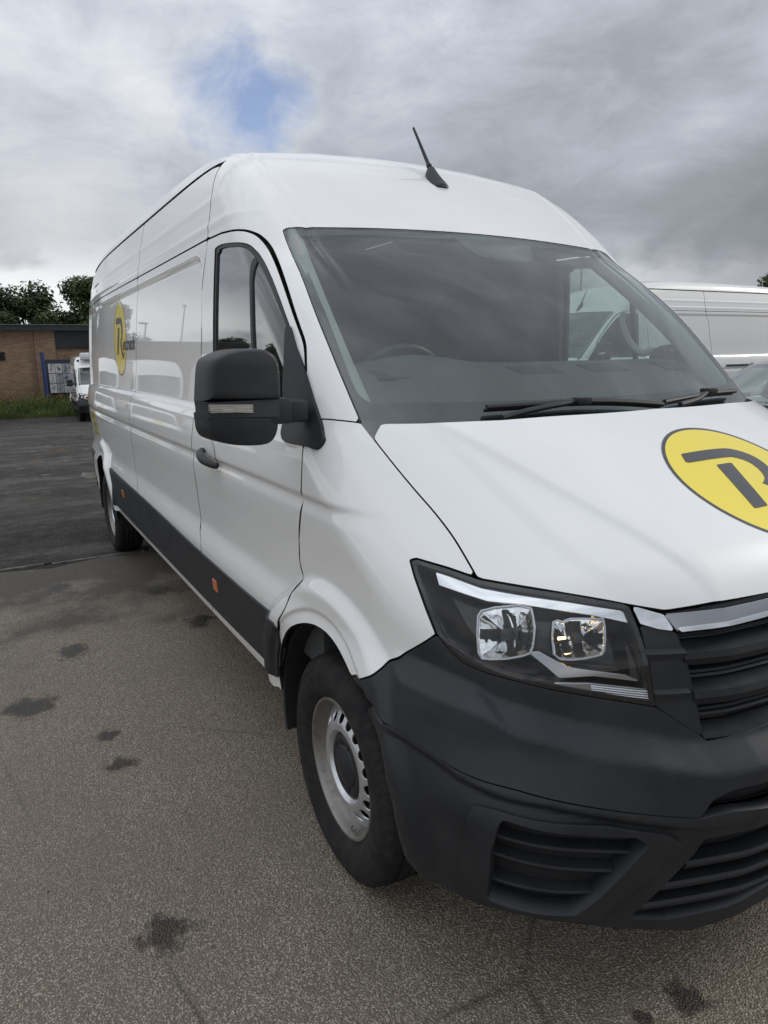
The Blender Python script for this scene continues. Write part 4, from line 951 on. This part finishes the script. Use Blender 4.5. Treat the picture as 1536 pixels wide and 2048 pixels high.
# ---------------------------------------------------------------- ground
def gz(x): return np.interp(x, [-60,-27,-11,60], [-.62,-.60,0,0])
b = NB('tarmac'); v = b.voro(185); cr = b.sepxyz(v.outputs['Color']); v2 = b.voro(46)
stone = b.ramp(cr[0], [(0,(.155,.128,.098)), (.36,(.325,.275,.215)), (.72,(.48,.415,.335)), (1,(.72,.65,.54))])
edge = b.ramp(v.outputs['Distance'], [(.30,1.), (.62,0.)])
base = b.mix(edge, (.165,.136,.104), stone)
patch = b.noise(.9, 6, .6); base = b.mix(b.ramp(patch, [(.36,.45), (.66,0.)]), base, (.170,.143,.112))
track = b.noise(1.0, 5, .6, vec=b.mapp(b.obj, (.35,3.2,1))); base = b.mix(b.ramp(track, [(.50,0.), (.70,.38)]), base, (.19,.160,.126))
crk = b.voro(1.15, vec=b.mapp(b.mix(.22, b.obj, b.n('ShaderNodeTexNoise').outputs[1]), (1,1,1)), feature='DISTANCE_TO_EDGE'); base = b.mix(b.math('MULTIPLY', b.ramp(crk.outputs['Distance'], [(.0,1.), (.010,0.)]), b.ramp(b.noise(.7,3,.6), [(.48,0.), (.60,.75)])), base, (.035,.031,.027))
grit = b.ramp(b.noise(75, 3, .7), [(.66,0.), (.76,1.)]); base = b.mix(b.math('MULTIPLY', grit, .55), base, (.055,.048,.040))
xy = b.sepxyz(); wob = b.noise(9, 7, .70)
dark = None
for (sx, sy, r) in ((-1.70,-1.77,.155),(-2.28,-1.52,.12),(-1.23,-1.50,.07),(-.98,-1.49,.075),(.01,-1.51,.10),(.89,-.42,.07),(-3.13,-.89,.11),(-2.40,-.79,.13),(-3.6,-1.5,.14),(.86,-.56,.03)):
    d = b.math('SQRT', b.math('ADD', b.math('POWER', b.math('SUBTRACT', xy[0], sx), 2.), b.math('POWER', b.math('MULTIPLY', b.math('SUBTRACT', xy[1], sy), 1.25), 2.)))
    d = b.math('MULTIPLY_ADD', d, 1/r, b.math('MULTIPLY_ADD', wob, 3.4, -1.7))
    s_ = b.ramp(d, [(.55,1.), (1.0,0.)]); dark = s_ if dark is None else b.math('MAXIMUM', dark, s_)
base = b.mix(b.math('MULTIPLY', dark, .80), base, (.012,.0115,.011))
mud = b.ramp(b.math('MULTIPLY_ADD', b.noise(2.2, 5, .6), 1.3, b.math('MULTIPLY', xy[0], .38)), [(-.9,1.), (-.35,0.)]) if False else b.ramp(b.math('MULTIPLY_ADD', b.noise(1.7, 6, .65), 2.2, b.math('MULTIPLY_ADD', xy[0], .33, .15)), [(.05,1.), (.42,0.)])
base = b.mix(b.math('MULTIPLY', mud, .72), base, (.050,.044,.038))
b.set(Base_Color=base, Roughness=b.math('MULTIPLY_ADD', dark, -.25, .74), Specular_IOR_Level=.35)
h = b.math('ADD', b.math('MULTIPLY', v.outputs['Distance'], -1.), b.math('MULTIPLY', b.noise(25, 4, .6), .8)); b.bump(h, .85, .006)
b = NB('wet_yard'); n1 = b.noise(.55, 6, .62, dist=.3); n2 = b.noise(5, 6, .65); n3 = b.noise(38, 4, .7)
lump = b.math('ADD', b.math('MULTIPLY', n1, .5), b.math('MULTIPLY', n2, .5))
tracks = b.noise(1.0, 5, .6, vec=b.mapp(b.obj, (2.3,.55,1), rot=(0,0,.12)))
c = b.ramp(b.math('MULTIPLY_ADD', n3, .40, b.math('MULTIPLY_ADD', n2, .35, b.math('MULTIPLY', b.noise(1.6, 6, .65), .30))), [(.36,(.014,.0125,.0105)), (.52,(.042,.037,.031)), (.68,(.150,.133,.112))])
c = b.mix(b.ramp(tracks, [(.54,0.), (.74,.6)]), c, (.060,.055,.049))
wet = b.ramp(b.math('MULTIPLY_ADD', n2, .30, b.math('MULTIPLY', tracks, .75)), [(.38,1.), (.54,0.)])
pud = b.ramp(b.math('MULTIPLY_ADD', n2, .16, n1), [(.395,1.), (.43,0.)])
c = b.mix(b.math('MULTIPLY', pud, .85), c, (.055,.046,.034))
b.set(Base_Color=c, Roughness=b.math('SUBTRACT', b.math('MULTIPLY_ADD', wet, -.58, .82), b.math('MULTIPLY', pud, .30), clamp=True), Specular_IOR_Level=.33)
hh = b.math('MULTIPLY', b.math('ADD', b.math('MULTIPLY', n2, 1.4), b.math('MULTIPLY', n3, .6)), b.math('SUBTRACT', 1., pud)); b.bump(hh, 1.0, .07)
xs = np.concatenate([np.linspace(-160,-40,5), np.linspace(-36,-6,31), np.linspace(-5,160,6)]); ys = np.linspace(-160,160,9)
V = [(x_, y_, float(gz(x_))-.006) for x_ in xs for y_ in ys]; n = len(ys)
tag(mk('ground', V, [(i*n+k, (i+1)*n+k, (i+1)*n+k+1, i*n+k+1) for i in range(len(xs)-1) for k in range(n-1)], 'wet_yard'), kind='structure')
def vnoise(x, y, s):
    r = np.random.default_rng(s).random((64,64)); xi = np.floor(x).astype(int); yi = np.floor(y).astype(int); u = x-xi; w = y-yi; u = u*u*(3-2*u); w = w*w*(3-2*w); g = lambda a, c: r[a%64, c%64]
    return (g(xi,yi)*(1-u)+g(xi+1,yi)*u)*(1-w)+(g(xi,yi+1)*(1-u)+g(xi+1,yi+1)*u)*w
X_, Y_ = np.meshgrid(np.linspace(-19,-4.32,300), np.linspace(-4.2,3.0,150)); H_ = sum(a_*(vnoise(X_*f_*1.0+9, Y_*f_*.8+5, k)-.5) for k, (f_, a_) in enumerate(((.9,.040),(2.2,.036),(5.,.026),(12.,.016))))
fade = sst(0,1.2,X_+19)*sst(0,.35,-4.32-X_)*sst(0,.6,Y_+4.2)*sst(0,.6,3.0-Y_); wheel_keep = sst(.35,.9,np.hypot(X_-AX_R, (np.abs(Y_)-.87)*1.5))
Z_ = gz(X_)+.002+(np.maximum(H_, -.012)-.004)*fade*wheel_keep; P_ = np.stack([X_,Y_,Z_], -1); ny_, nx_ = X_.shape; id_ = np.arange(ny_*nx_).reshape(ny_,nx_)
tag(mk('rutted_yard', P_.reshape(-1,3), np.stack([id_[:-1,:-1],id_[:-1,1:],id_[1:,1:],id_[1:,:-1]],-1).reshape(-1,4).tolist(), 'wet_yard'), kind='structure')
b = NB('muddy_water'); b.set(Base_Color=(.050,.040,.028), Roughness=.14, Specular_IOR_Level=.5); b.bump(b.noise(9,3,.5), .03, .01)
for k, (px_, py_, ra, rb) in enumerate(((-10.4,-1.25,.9,.24),(-8.9,-.60,.5,.12),(-12.5,-.6,.9,.3))):
    a_ = np.linspace(0, 2*np.pi, 40, endpoint=False); rr_ = 1+.18*np.sin(3*a_+k)+.12*np.sin(5*a_+2*k)
    V = [(px_+ra*r__*math.cos(q), py_+rb*r__*math.sin(q), float(gz(px_))-.0035) for q, r__ in zip(a_, rr_)]
    tag(mk('puddle', V, [tuple(range(40))], 'muddy_water', smooth=False), kind='structure')
ye = np.linspace(-40, 40, 400); xe = -4.24+.035*np.sin(ye*3.1)+.03*np.sin(ye*7.7+1)+.02*RNG.normal(size=400)
V = [(60,-40,0)]+[(float(a_), float(c_), 0) for a_, c_ in zip(xe, ye)]+[(60,40,0)]
tag(mk('tarmac', V, [tuple(range(len(V)))[::-1]], 'tarmac', smooth=False), kind='structure')
b = NB('old_concrete'); n_ = b.noise(9, 6, .65); b.set(Base_Color=b.ramp(n_, [(.3,(.050,.046,.040)), (.52,(.13,.122,.108)), (.75,(.25,.235,.205))]), Roughness=.85); b.bump(b.noise(40,4,.6), .6, .01)
edg = empty('edging', (-4.30, 0, 0)); tag(edg, kind='structure')
yy = -6.0
while yy < 3.2:
    L = random.uniform(.55, .92); mb = MB(); k = 9; rings = []
    x0 = random.uniform(-.012,.012); w0 = random.uniform(.020,.034); h0 = random.uniform(.004,.016); tw = random.uniform(-.02,.02)
    for t in np.linspace(0, 1, k):
        w_ = w0*random.uniform(.8,1.15); h_ = h0*random.uniform(.75,1.2); q = yy+L*t; xx = x0+tw*(t-.5)
        rings.append([(xx-w_,q,-.03),(xx-w_*.9,q,h_*.8),(xx,q,h_),(xx+w_*.9,q,h_*.7),(xx+w_,q,-.03)])
    mb.loft(rings).build('edging_piece', 'old_concrete', edg); yy += L+random.uniform(.008,.06)
# loose chippings and clods on the yard surface
def stones(name, n, xr, yr, smin, smax, mat, label_kind='stuff', zf=None):
    base = np.array([(1,0,0),(-1,0,0),(0,1,0),(0,-1,0),(0,0,1),(0,0,-1)],float); fc = [(0,2,4),(2,1,4),(1,3,4),(3,0,4),(2,0,5),(1,2,5),(3,1,5),(0,3,5)]
    V = []; F = []
    for i in range(n):
        s = smin+(smax-smin)*random.random()**3; p = np.array((random.uniform(*xr), random.uniform(*yr), 0)); p[2] = (float(gz(p[0])) if zf is None else zf)+s*.15
        a = random.uniform(0, 6.3); R = np.array([[math.cos(a),-math.sin(a),0],[math.sin(a),math.cos(a),0],[0,0,1]])
        o = len(V); V += [tuple(p+R@(q*s*np.array((1,.75,.5))*random.uniform(.75,1.2))) for q in base]; F += [tuple(k+o for k in f) for f in fc]
    return tag(mk(name, V, F, mat, smooth=False), kind='stuff')
b = NB('chipping'); n_ = b.noise(30, 2, .5); b.set(Base_Color=b.ramp(n_, [(.35,(.035,.033,.030)), (.7,(.16,.15,.135))]), Roughness=.8)
stones('loose_gravel', 4200, (-11,-4.35), (-3.2,1.2), .003, .012, 'chipping')
stones('loose_chippings', 1500, (-4.2,1.6), (-2.6,-.2), .0018, .0065, 'chipping', zf=0.)
# ---------------------------------------------------------------- other vans, sharing the first van's meshes
yard_van = copy_tree(van, None, skip=('side_emblem','bonnet_emblem','radio_aerial'))
yard_van.name = 'cargo_van'; yard_van.location = (-7.1, 6.15, 0); yard_van.rotation_euler = (0,0,-math.pi/2); yard_van.scale = (1,1,1.075)
tag(yard_van, 'plain white panel van with a black sliding door rail parked across behind the emblem van', 'van')
aerial(yard_van, -.74, .0, 'radio_aerial')
rail = MB().loft([[(x_,1.000,1.215),(x_,1.012,1.218),(x_,1.012,1.247),(x_,1.000,1.250)] for x_ in np.linspace(-5.2,-3.22,12)]).build('slide_rail', 'seal', yard_van)
far = copy_tree(van, None, skip=('side_emblem','bonnet_emblem','radio_aerial','seat','steering_wheel'))
far.name = 'cargo_van'; far.location = (-26.9, 2.12, -.60); far.rotation_euler = (0,0,math.radians(-2.5)); far.scale = (.93,.97,.955)
tag(far, 'white van with a roof cooling unit parked by the brick building notice board', 'van')
MB().box((-.95,0,2.50),(.50,1.35,.26)).build('cooling_unit', 'plain_white', far, bevel=.07)
MB().tube([(-.52,-.78,2.32),(-.47,-.78,2.32)], [.05,.045], 16).build('marker_lamp', 'gloss_black', far, smooth=True)
fleet = []
for k, (x_, y_, r_) in enumerate(((-24.6,-3.30,.03),(-25.6,-6.0,.0),(-24.9,-8.8,.05))):
    f_ = copy_tree(van, None, skip=('radio_aerial','seat','steering_wheel')); f_.name = 'cargo_van'
    f_.location = (x_, y_, -.6); f_.rotation_euler = (0,0,r_); fleet.append(f_)
    tag(f_, ['white emblem van parked facing across the yard beside the brick building','white emblem van in the middle of the row across the yard','white emblem van at the far end of the row across the yard'][k], 'van', 'emblem vans parked across the yard')
# the far mirror of the main van is folded back along its door
for g in [c_ for c_ in van.children if c_.name.startswith('wing_mirror')]:
    if sum(v_[1] for v_ in g.children[0].bound_box) > 0:
        R_ = Matrix.Translation((-.27,.985,0))@Matrix.Rotation(math.radians(88),4,'Z')@Matrix.Translation((.10,-1.02,0)); g.matrix_local = R_
# ---------------------------------------------------------------- dark car whose windscreen shows beyond the bonnet
b = NB('dark_car_paint'); b.set(Base_Color=(.006,.0065,.008), Roughness=.22, Coat_Weight=1., Coat_Roughness=.03)
def make_car():
    e = empty('parked_car', (-3.35, 6.35, 0), -math.pi/2)
    # stations along x (front +): (x, half width, sill z, belt z, centre bump)
    st = [(1.02,.55,.34,.62),(.95,.74,.25,.70),(.75,.82,.22,.80),(.35,.86,.20,.90),(-.15,.875,.20,.955),(-.9,.885,.20,.97),(-1.8,.885,.20,.985),(-2.6,.87,.22,1.0),(-3.0,.82,.28,.99),(-3.12,.72,.40,.92)]
    rings = []
    for x_, w, z0, z1 in st:
        rings.append([(x_,-w*.9,z0),(x_,-w,z0+.10),(x_,-w,z0+(z1-z0)*.55),(x_,-w*.97,z1-.05),(x_,-w*.90,z1),(x_,-w*.5,z1+.035),(x_,0,z1+.045),(x_,w*.5,z1+.035),(x_,w*.90,z1),(x_,w*.97,z1-.05),(x_,w,z0+(z1-z0)*.55),(x_,w,z0+.10),(x_,w*.9,z0)])
    MB().loft(rings).build('body', 'dark_car_paint', e, smooth=True, auto=45)
    def ringg(x_, zb_, zt_, wb, wt): return [(x_[0],-wb,zb_),(x_[1],-wt,zt_),(x_[1],wt,zt_),(x_[0],wb,zb_)]
    # pillars and roof
    def pil(a_, c_): MB().tube([a_, c_], .032, 8).build('pillar', 'dark_car_paint', e, smooth=True)
    for s in (-1, 1):
        pil((.28,s*.78,.93),(-.52,s*.60,1.40)); pil((-1.15,s*.83,.98),(-1.15,s*.62,1.42)); pil((-2.85,s*.76,1.0),(-2.35,s*.58,1.38))
        MB().add([(.15,s*.80,.96),(-.52,s*.61,1.385),(-1.15,s*.63,1.41),(-1.15,s*.835,.98)], [(0,1,2,3)]).build('side_window', 'door_glass', e)
        MB().add([(-1.18,s*.835,.98),(-1.18,s*.63,1.41),(-2.33,s*.59,1.37),(-2.80,s*.77,1.0)], [(0,1,2,3)]).build('side_window', 'door_glass', e)
    rr = []
    for x_, z_, w_ in ((-.50,1.40,.58),(-.8,1.445,.61),(-1.4,1.465,.62),(-2.0,1.44,.61),(-2.4,1.39,.57)): rr.append([(x_,-w_-.03,z_-.035),(x_,-w_,z_),(x_,-w_*.5,z_+.02),(x_,0,z_+.026),(x_,w_*.5,z_+.02),(x_,w_,z_),(x_,w_+.03,z_-.035)])
    MB().loft(rr, closed=True).build('roof', 'dark_car_paint', e, smooth=True, auto=50)
    g = []
    for t in np.linspace(0, 1, 8):
        x_ = .36-.86*t; z_ = .955+.45*t; w_ = .78-.19*t; g.append([(x_+.09*(1-(q/1.)**2), w_*q, z_+.01) for q in np.linspace(-1,1,9)])
    MB().loft(g, closed=False, cap=False).build('windscreen', 'door_glass', e, smooth=True)
    MB().box((-1.2,0,.80),(2.6,1.5,.3)).build('cabin', 'dark_void', e, bevel=.05)
    w_ = [c_ for c_ in van.children if c_.name.startswith('wheel')]
    for x_ in (.28,-2.42):
        for s in (-1, 1):
            q = copy_tree(w_[0], e); q.location = (x_, s*.80, .31); q.rotation_euler = (0,0,0 if s < 0 else math.pi); q.scale = (.88,.80,.88)
    for s in (-1, 1): MB().box((.93,s*.56,.635),(.10,.30,.11),np.array([[.88,s*.0,-.47],[0,1,0],[.47,0,.88]])).build('headlamp', 'satin_chrome', e, bevel=.03)
    gr_ = MB().box((1.005,0,.555),(.06,.72,.12)).build('grille', 'seal', e, bevel=.02)
    for q in range(3): MB().box((1.037,0,.52+.035*q),(.012,.66,.010)).build('grille_bar', 'satin_chrome', gr_)
    MB().box((.985,0,.36),(.12,1.30,.14)).build('front_bumper', 'black_plastic', e, bevel=.05)
    for s in (-1, 1):
        for x_ in (.28,-2.42):
            MB().tube([(x_+.345*math.cos(t_), s*.865, .31+.345*math.sin(t_)) for t_ in np.linspace(-.2,math.pi+.2,20)], .022, 6).build('arch_trim', 'seal', e, smooth=True)
        MB().box((-.55,s*.885,.86),(.16,.02,.028)).build('door_handle', 'dark_car_paint', e, bevel=.006)
    for s in (-1, 1): MB().box((-.02,s*.95,1.02),(.10,.18,.12)).build('door_mirror', 'dark_car_paint', e, bevel=.03)
    MB().tube([(.42,.50,.985),(.36,.1,.995),(.33,-.35,.985)], .010, 6).build('wiper', 'seal', e, smooth=True)
    return e
car = make_car(); tag(car, 'low black car with a sloping windscreen parked beside the plain white van', 'car')
# ---------------------------------------------------------------- brick building
b = NB('brick_wall'); br = b.n('ShaderNodeTexBrick'); sw = b.mapp(b.obj, (1,1,1), rot=(0,0,0)); cx = b.n('ShaderNodeCombineXYZ'); o_ = b.sepxyz()
b.l(b.math('ADD', o_[0], o_[1]), cx.inputs[0]); b.l(o_[2], cx.inputs[1]); b.l(cx.outputs[0], br.inputs['Vector'])
br.inputs['Scale'].default_value = 1.; br.inputs['Brick Width'].default_value = .225; br.inputs['Row Height'].default_value = .075; br.inputs['Mortar Size'].default_value = .008; br.inputs['Bias'].default_value = 0.
br.inputs['Color1'].default_value = (.42,.285,.175,1); br.inputs['Color2'].default_value = (.29,.175,.105,1); br.inputs['Mortar'].default_value = (.16,.13,.105,1)
low_ = b.ramp(b.math('ADD', o_[2], b.math('MULTIPLY', b.noise(1.2,5,.6), .5)), [(.30,.50), (.75,0.)])
cc = b.mix(low_, br.outputs[0], (.10,.058,.045)); cc = b.mix(b.ramp(b.noise(.8,5,.6),[(.4,.35),(.7,0.)]), cc, (.10,.065,.045))
b.set(Base_Color=cc, Roughness=.85); b.bump(b.math('SUBTRACT', 1., br.outputs['Fac']), .5, .01)
b = NB('dark_cladding'); o_ = b.sepxyz(); b.set(Base_Color=(.020,.021,.025), Roughness=.55); wv = b.n('ShaderNodeTexWave', wave_type='BANDS', bands_direction='Y'); b.l(b.obj, wv.inputs[0]); wv.inputs['Scale'].default_value = 2.2; b.bump(wv.outputs[1], .4, .01)
b = NB('roof_edge'); b.set(Base_Color=(.16,.165,.17), Roughness=.5, Metallic=.4)
def building(name, loc, rz, y0, y1, zb_, zt_, label, corner=None, depth=9.):
    e = empty(name, loc, rz)                       # wall face looks along +x, built in y
    MB().box((-depth/2,(y0+y1)/2,(zb_+zt_-.26)/2),(depth,y1-y0,zt_-.26-zb_)).build('wall', 'brick_wall', e)
    f = MB().box((-depth/2+.10,(y0+y1)/2,zt_-.145),(depth+.5,y1-y0+.5,.24)).build('fascia', 'dark_cladding', e)
    MB().box((-depth/2+.11,(y0+y1)/2,zt_-.012),(depth+.56,y1-y0+.56,.030)).build('roof_trim', 'roof_edge', f)
    return e
Bx = -34.0; k_ = 35.8/32.8
cv = lambda y_, z_: (-1.78+(y_+1.78)*k_, 1.593+(z_-1.593)*k_)
bld = building('brick_building', (Bx,0,0), 0, -11.5, 16., -.62, cv(0,3.09)[1], '')
tag(bld, 'low brown brick building with a dark flat roof edge behind the grass', 'building')
c0 = cv(.97,2.86); c1 = cv(2.36,2.13)
MB().box((-.02+.05,(c0[0]+13.)/2,(c0[1]+c1[1])/2),(.10,13.-c0[0],c0[1]-c1[1])).build('dark_panel', 'dark_cladding', bld)
# the brick return that stands forward beside the panel, set in from the main face
MB().box((.035,c0[0]-.42,(c0[1]-.62)/2),(.07,.84,c0[1]+.62)).build('brick_return', 'brick_wall', bld)
vy, vz = cv(-1.05,1.86); vent = MB().box((.02,vy-.12,vz),(.06,.52,.36)).build('vent', 'steel_dark', bld)
for q in range(6): MB().box((.06,vy-.12,vz-.13+q*.052),(.04,.48,.016),np.array([[.8,0,.6],[0,1,0],[-.6,0,.8]])).build('louvre', 'steel_dark', vent)
by, bz = cv(2.33,2.41); MB().box((.22,by+.10,bz),(.22,.30,.38)).build('wall_lamp', 'plain_white', bld, bevel=.02)
# ---------------------------------------------------------------- notice board
b = NB('blue_paint'); b.set(Base_Color=(.020,.040,.135), Roughness=.45); b = NB('board_navy'); b.set(Base_Color=(.014,.018,.034), Roughness=.5)
nb_ = tag(empty('notice_board', (-33.3, 0, 0)), 'notice board of printed posters on blue posts before the brick wall', 'notice board'); q_ = 35.1/30.8; cb = lambda y_, z_: (-1.78+(y_+1.78)*q_, 1.593+(z_-1.593)*q_)
y0, zt_ = cb(.40,1.64); y1, zb_ = cb(1.75,.36)
MB().tube([(.06,cb(.30,0)[0],-.5),(.06,cb(.30,0)[0],cb(0,1.96)[1])], .085, 14).build('post', 'blue_paint', nb_, smooth=True)
MB().tube([(.06,y1+.10,-.5),(.06,y1+.10,cb(0,1.96)[1])], .085, 14).build('post', 'blue_paint', nb_, smooth=True)
MB().box((.05,(y0+y1)/2-.03,(zt_+zb_)/2),(.10,y1-y0+.20,zt_-zb_+.10)).build('frame', 'board_navy', nb_, bevel=.01)
for nm, c_ in (('paper_white',(.52,.53,.53)),('paper_grey',(.33,.35,.38)),('ink_red',(.36,.07,.065)),('ink_blue',(.06,.10,.22)),('ink_dark',(.07,.07,.08))):
    b = NB(nm); b.set(Base_Color=c_, Roughness=.6)
nx_, nz_ = 5, 3; pw = (y1-y0-.10)/nx_; ph_ = (zt_-zb_-.16)/nz_
for i in range(nx_):
    for j in range(nz_):
        yc = y0+.05+pw*(i+.5); zc_ = zb_+.04+ph_*(j+.5)
        p_ = MB().box((.104,yc,zc_),(.006,pw*.93,ph_*.93)).build('poster', random.choice(['paper_white','paper_white','paper_grey']), nb_)
        for q in range(7):
            MB().box((.109,yc+random.uniform(-.12,.12)*pw*3*.5,zc_+ph_*(.36-.12*q)),(.004,pw*random.uniform(.25,.6),ph_*random.choice([.03,.05,.10]))).build('print_block', random.choice(['ink_red','ink_blue','ink_dark','ink_dark']), p_)
# ---------------------------------------------------------------- grass verge
b = NB('verge_soil'); b.set(Base_Color=b.ramp(b.noise(3,5,.6), [(.35,(.030,.036,.014)), (.7,(.055,.060,.022))]), Roughness=.95)
V = [(-30.2,y_,-.60) for y_ in np.linspace(-6,16,12)]+[(-31.2,y_,-.44) for y_ in np.linspace(-6,16,12)]+[(-34.05,y_,-.22) for y_ in np.linspace(-6,16,12)]
tag(mk('verge', V, [(r*12+k, r*12+k+1, (r+1)*12+k+1, (r+1)*12+k) for r in range(2) for k in range(11)], 'verge_soil'), kind='structure')
def blades(name, n, hmin, hmax, mat, xr, yr, wd=.010):
    V = []; F = []
    for i in range(n):
        x_ = random.uniform(*xr); y_ = random.uniform(*yr); z_ = float(np.interp(x_, [-34.05,-31.2,-30.2], [-.22,-.44,-.60]))
        h_ = random.uniform(hmin, hmax)*(1+.5*math.sin(x_*1.7+y_*2.3)); a = random.uniform(0, 6.3); dx, dy = math.cos(a)*wd, math.sin(a)*wd; lx, ly = random.uniform(-.4,.4)*h_, random.uniform(-.4,.4)*h_
        o = len(V); V += [(x_-dx,y_-dy,z_),(x_+dx,y_+dy,z_),(x_+lx*.4+dx*.7,y_+ly*.4+dy*.7,z_+h_*.6),(x_+lx*.4-dx*.7,y_+ly*.4-dy*.7,z_+h_*.6),(x_+lx,y_+ly,z_+h_)]
        F += [(o,o+1,o+2,o+3),(o+3,o+2,o+4)]
    return tag(mk(name, V, F, mat, smooth=False), kind='stuff')
b = NB('grass_blade'); b.set(Base_Color=b.ramp(b.noise(1.6,4,.6), [(.3,(.060,.090,.024)), (.55,(.115,.155,.042)), (.75,(.19,.19,.075))]), Roughness=.7)
b = NB('weed_yellow'); b.set(Base_Color=(.42,.30,.035), Roughness=.7)
blades('grass', 15000, .10, .30, 'grass_blade', (-33.9,-30.1), (-3.2,2.6), .011)
blades('weed_stems', 900, .30, .62, 'grass_blade', (-33.8,-31.5), (-3.2,2.6), .008)
V = []; F = []
for i in range(260):
    x_ = random.uniform(-33.8,-31.0); y_ = random.uniform(-3.2,2.6); z_ = float(np.interp(x_, [-34.05,-31.2], [-.22,-.44]))+random.uniform(.30,.62); s = random.uniform(.008,.022)
    o = len(V); V += [(x_,y_-s,z_-s),(x_,y_+s,z_-s),(x_+s,y_+s,z_+s),(x_-s*.5,y_-s,z_+s)]; F += [(o,o+1,o+2,o+3)]
tag(mk('weed_flowers', V, F, 'weed_yellow', smooth=False), kind='stuff')
# ---------------------------------------------------------------- trees
b = NB('bark'); b.set(Base_Color=(.055,.045,.035), Roughness=.9); b.bump(b.noise(12,4,.6), .6, .03)
for nm, cs in (('leaf_dark',((.012,.022,.008),(.028,.046,.014),(.050,.075,.022))),('leaf_mid',((.018,.032,.010),(.040,.066,.018),(.075,.105,.030)))):
    b = NB(nm); g_ = b.n('ShaderNodeNewGeometry'); b.set(Base_Color=b.ramp(b.math('MULTIPLY_ADD', b.noise(.9,4,.6), .75, b.math('MULTIPLY', b.noise(7,2,.5), .35)), [(.36,cs[0]), (.52,cs[1]), (.70,cs[2])]), Roughness=.6, Specular_IOR_Level=.3)
def tree(h, cr, mat, seed, leaf=.16, nl=9000):
    rg = np.random.default_rng(seed); e = empty('tree')
    mb = MB(); mb.tube([(0,0,-.3),(.05,.02,h*.2),(.0,.08,h*.45),(.1,.0,h*.75)], [.24,.19,.13,.05], 10)
    cl = []
    for k in range(58):
        a = rg.uniform(0, 6.28); u = rg.uniform(-.9, 1.0); rad = cr*math.sqrt(max(.05, 1-u*u*.85))*rg.uniform(.35,.95)
        c_ = np.array((rad*math.cos(a), rad*math.sin(a), h*.62+u*h*.36)); r_ = rg.uniform(.16,.34)*cr; cl.append((c_, r_))
        s0 = np.array((0,.05,h*rg.uniform(.25,.55))); mb.tube([s0, (s0+c_)/2+np.array((0,0,-.1*cr)), c_], [.07,.045,.02], 5)
    mb.build('trunk', 'bark', e, smooth=True)
    per = nl//len(cl); V = []; 
    for c_, r_ in cl:
        d = rg.normal(size=(per,3)); d /= np.linalg.norm(d,axis=1)[:,None]; rr = r_*(rg.uniform(.25,1.12,per)**.6)
        p = c_+d*rr[:,None]*np.array((1.1,1.1,.78)); nrm = d+rg.normal(size=(per,3))*.6+np.array((0,0,.5)); nrm /= np.linalg.norm(nrm,axis=1)[:,None]
        u = np.cross(nrm, rg.normal(size=(per,3))); u /= np.linalg.norm(u,axis=1)[:,None]; w = np.cross(nrm, u); s = leaf*rg.uniform(.55,1.25,per)[:,None]
        V.append(np.stack([p-u*s*.5, p+w*s*.30, p+u*s*.6, p-w*s*.30], 1))
    V = np.concatenate(V).reshape(-1,3); F = (np.arange(len(V)).reshape(-1,4)).tolist()
    mk('crown', V, F, mat, e, smooth=False)
    return e
P1 = tree(7.2, 3.3, 'leaf_dark', 1, .26, 20000); P2 = tree(6.8, 2.9, 'leaf_mid', 2, .24, 18000); P3 = tree(8.0, 3.7, 'leaf_dark', 5, .27, 22000)
spots = [(P1,-47.5,-3.2,-.6,1.02,.2),(P3,-50,.8,-.8,.86,1.3),(P2,-46.5,4.6,-.6,1.02,2.2),(P1,-52,8.5,-.6,1.15,3.3),(P3,-49,13,-.6,1.0,4.),(P2,-54,-7.5,-.6,1.1,.9),
         (P2,-57,-14.,-.6,.66,.6),(P1,-58,-18.5,-.6,.74,1.9),(P3,-60,-24.,-.6,.62,2.7),(P2,-55,-21.,-.6,.55,4.4),(P2,-46,74.6,-.4,1.42,1.1)]
names = ['dark leafy tree standing behind the brick building at its left end','broad dark tree rising over the middle of the brick building roof','bushy round tree behind the dark panel of the brick building','tall dark tree behind the far part of the brick building','spreading tree behind the brick building hidden by the emblem van','lighter green tree beyond the left corner of the brick building',
         'rounded light green tree beyond the left end of the brick building','tall dark tree beyond the row of emblem vans','broad dark tree furthest from the row of emblem vans','small light green tree between two darker trees beyond the emblem vans','tree whose top shows above the roof of the plain white van']
used = set()
for (p_, x_, y_, z_, s_, r_), nm in zip(spots, names):
    t_ = p_ if p_ not in used else copy_tree(p_); used.add(p_); t_.location = (x_, y_, z_); t_.rotation_euler = (0,0,r_); t_.scale = (s_,)*3
    tag(t_, nm, 'tree', 'trees around the yard')
# ---------------------------------------------------------------- lamp posts
b = NB('galvanised'); b.set(Base_Color=(.30,.31,.32), Metallic=.6, Roughness=.5)
def post(loc, h, rz, label):
    e = empty('lamp_post', loc, rz)
    MB().tube([(0,0,-.2),(0,0,1.2),(0,0,1.25),(0,0,h)], [.09,.09,.06,.045], 10).build('column', 'galvanised', e, smooth=True)
    hd = MB().box((.18,0,h+.03),(.55,.22,.10)).build('lamp_head', 'galvanised', e, bevel=.03); MB().box((.20,0,h-.03),(.40,.16,.02)).build('lens', 'plain_white', hd)
    tag(e, label, 'lamp post', 'lamp posts around the yard')
post((-22., 21.45, -.4), 6.0, 2.2, 'grey lamp post standing beyond the plain white van'); post((-44,-11.,-.6), 7.0, .4, 'grey lamp post beyond the row of emblem vans'); post((-40,-8.,-.6), 5.2, 1.0, 'shorter grey lamp post near the end of the emblem van row')
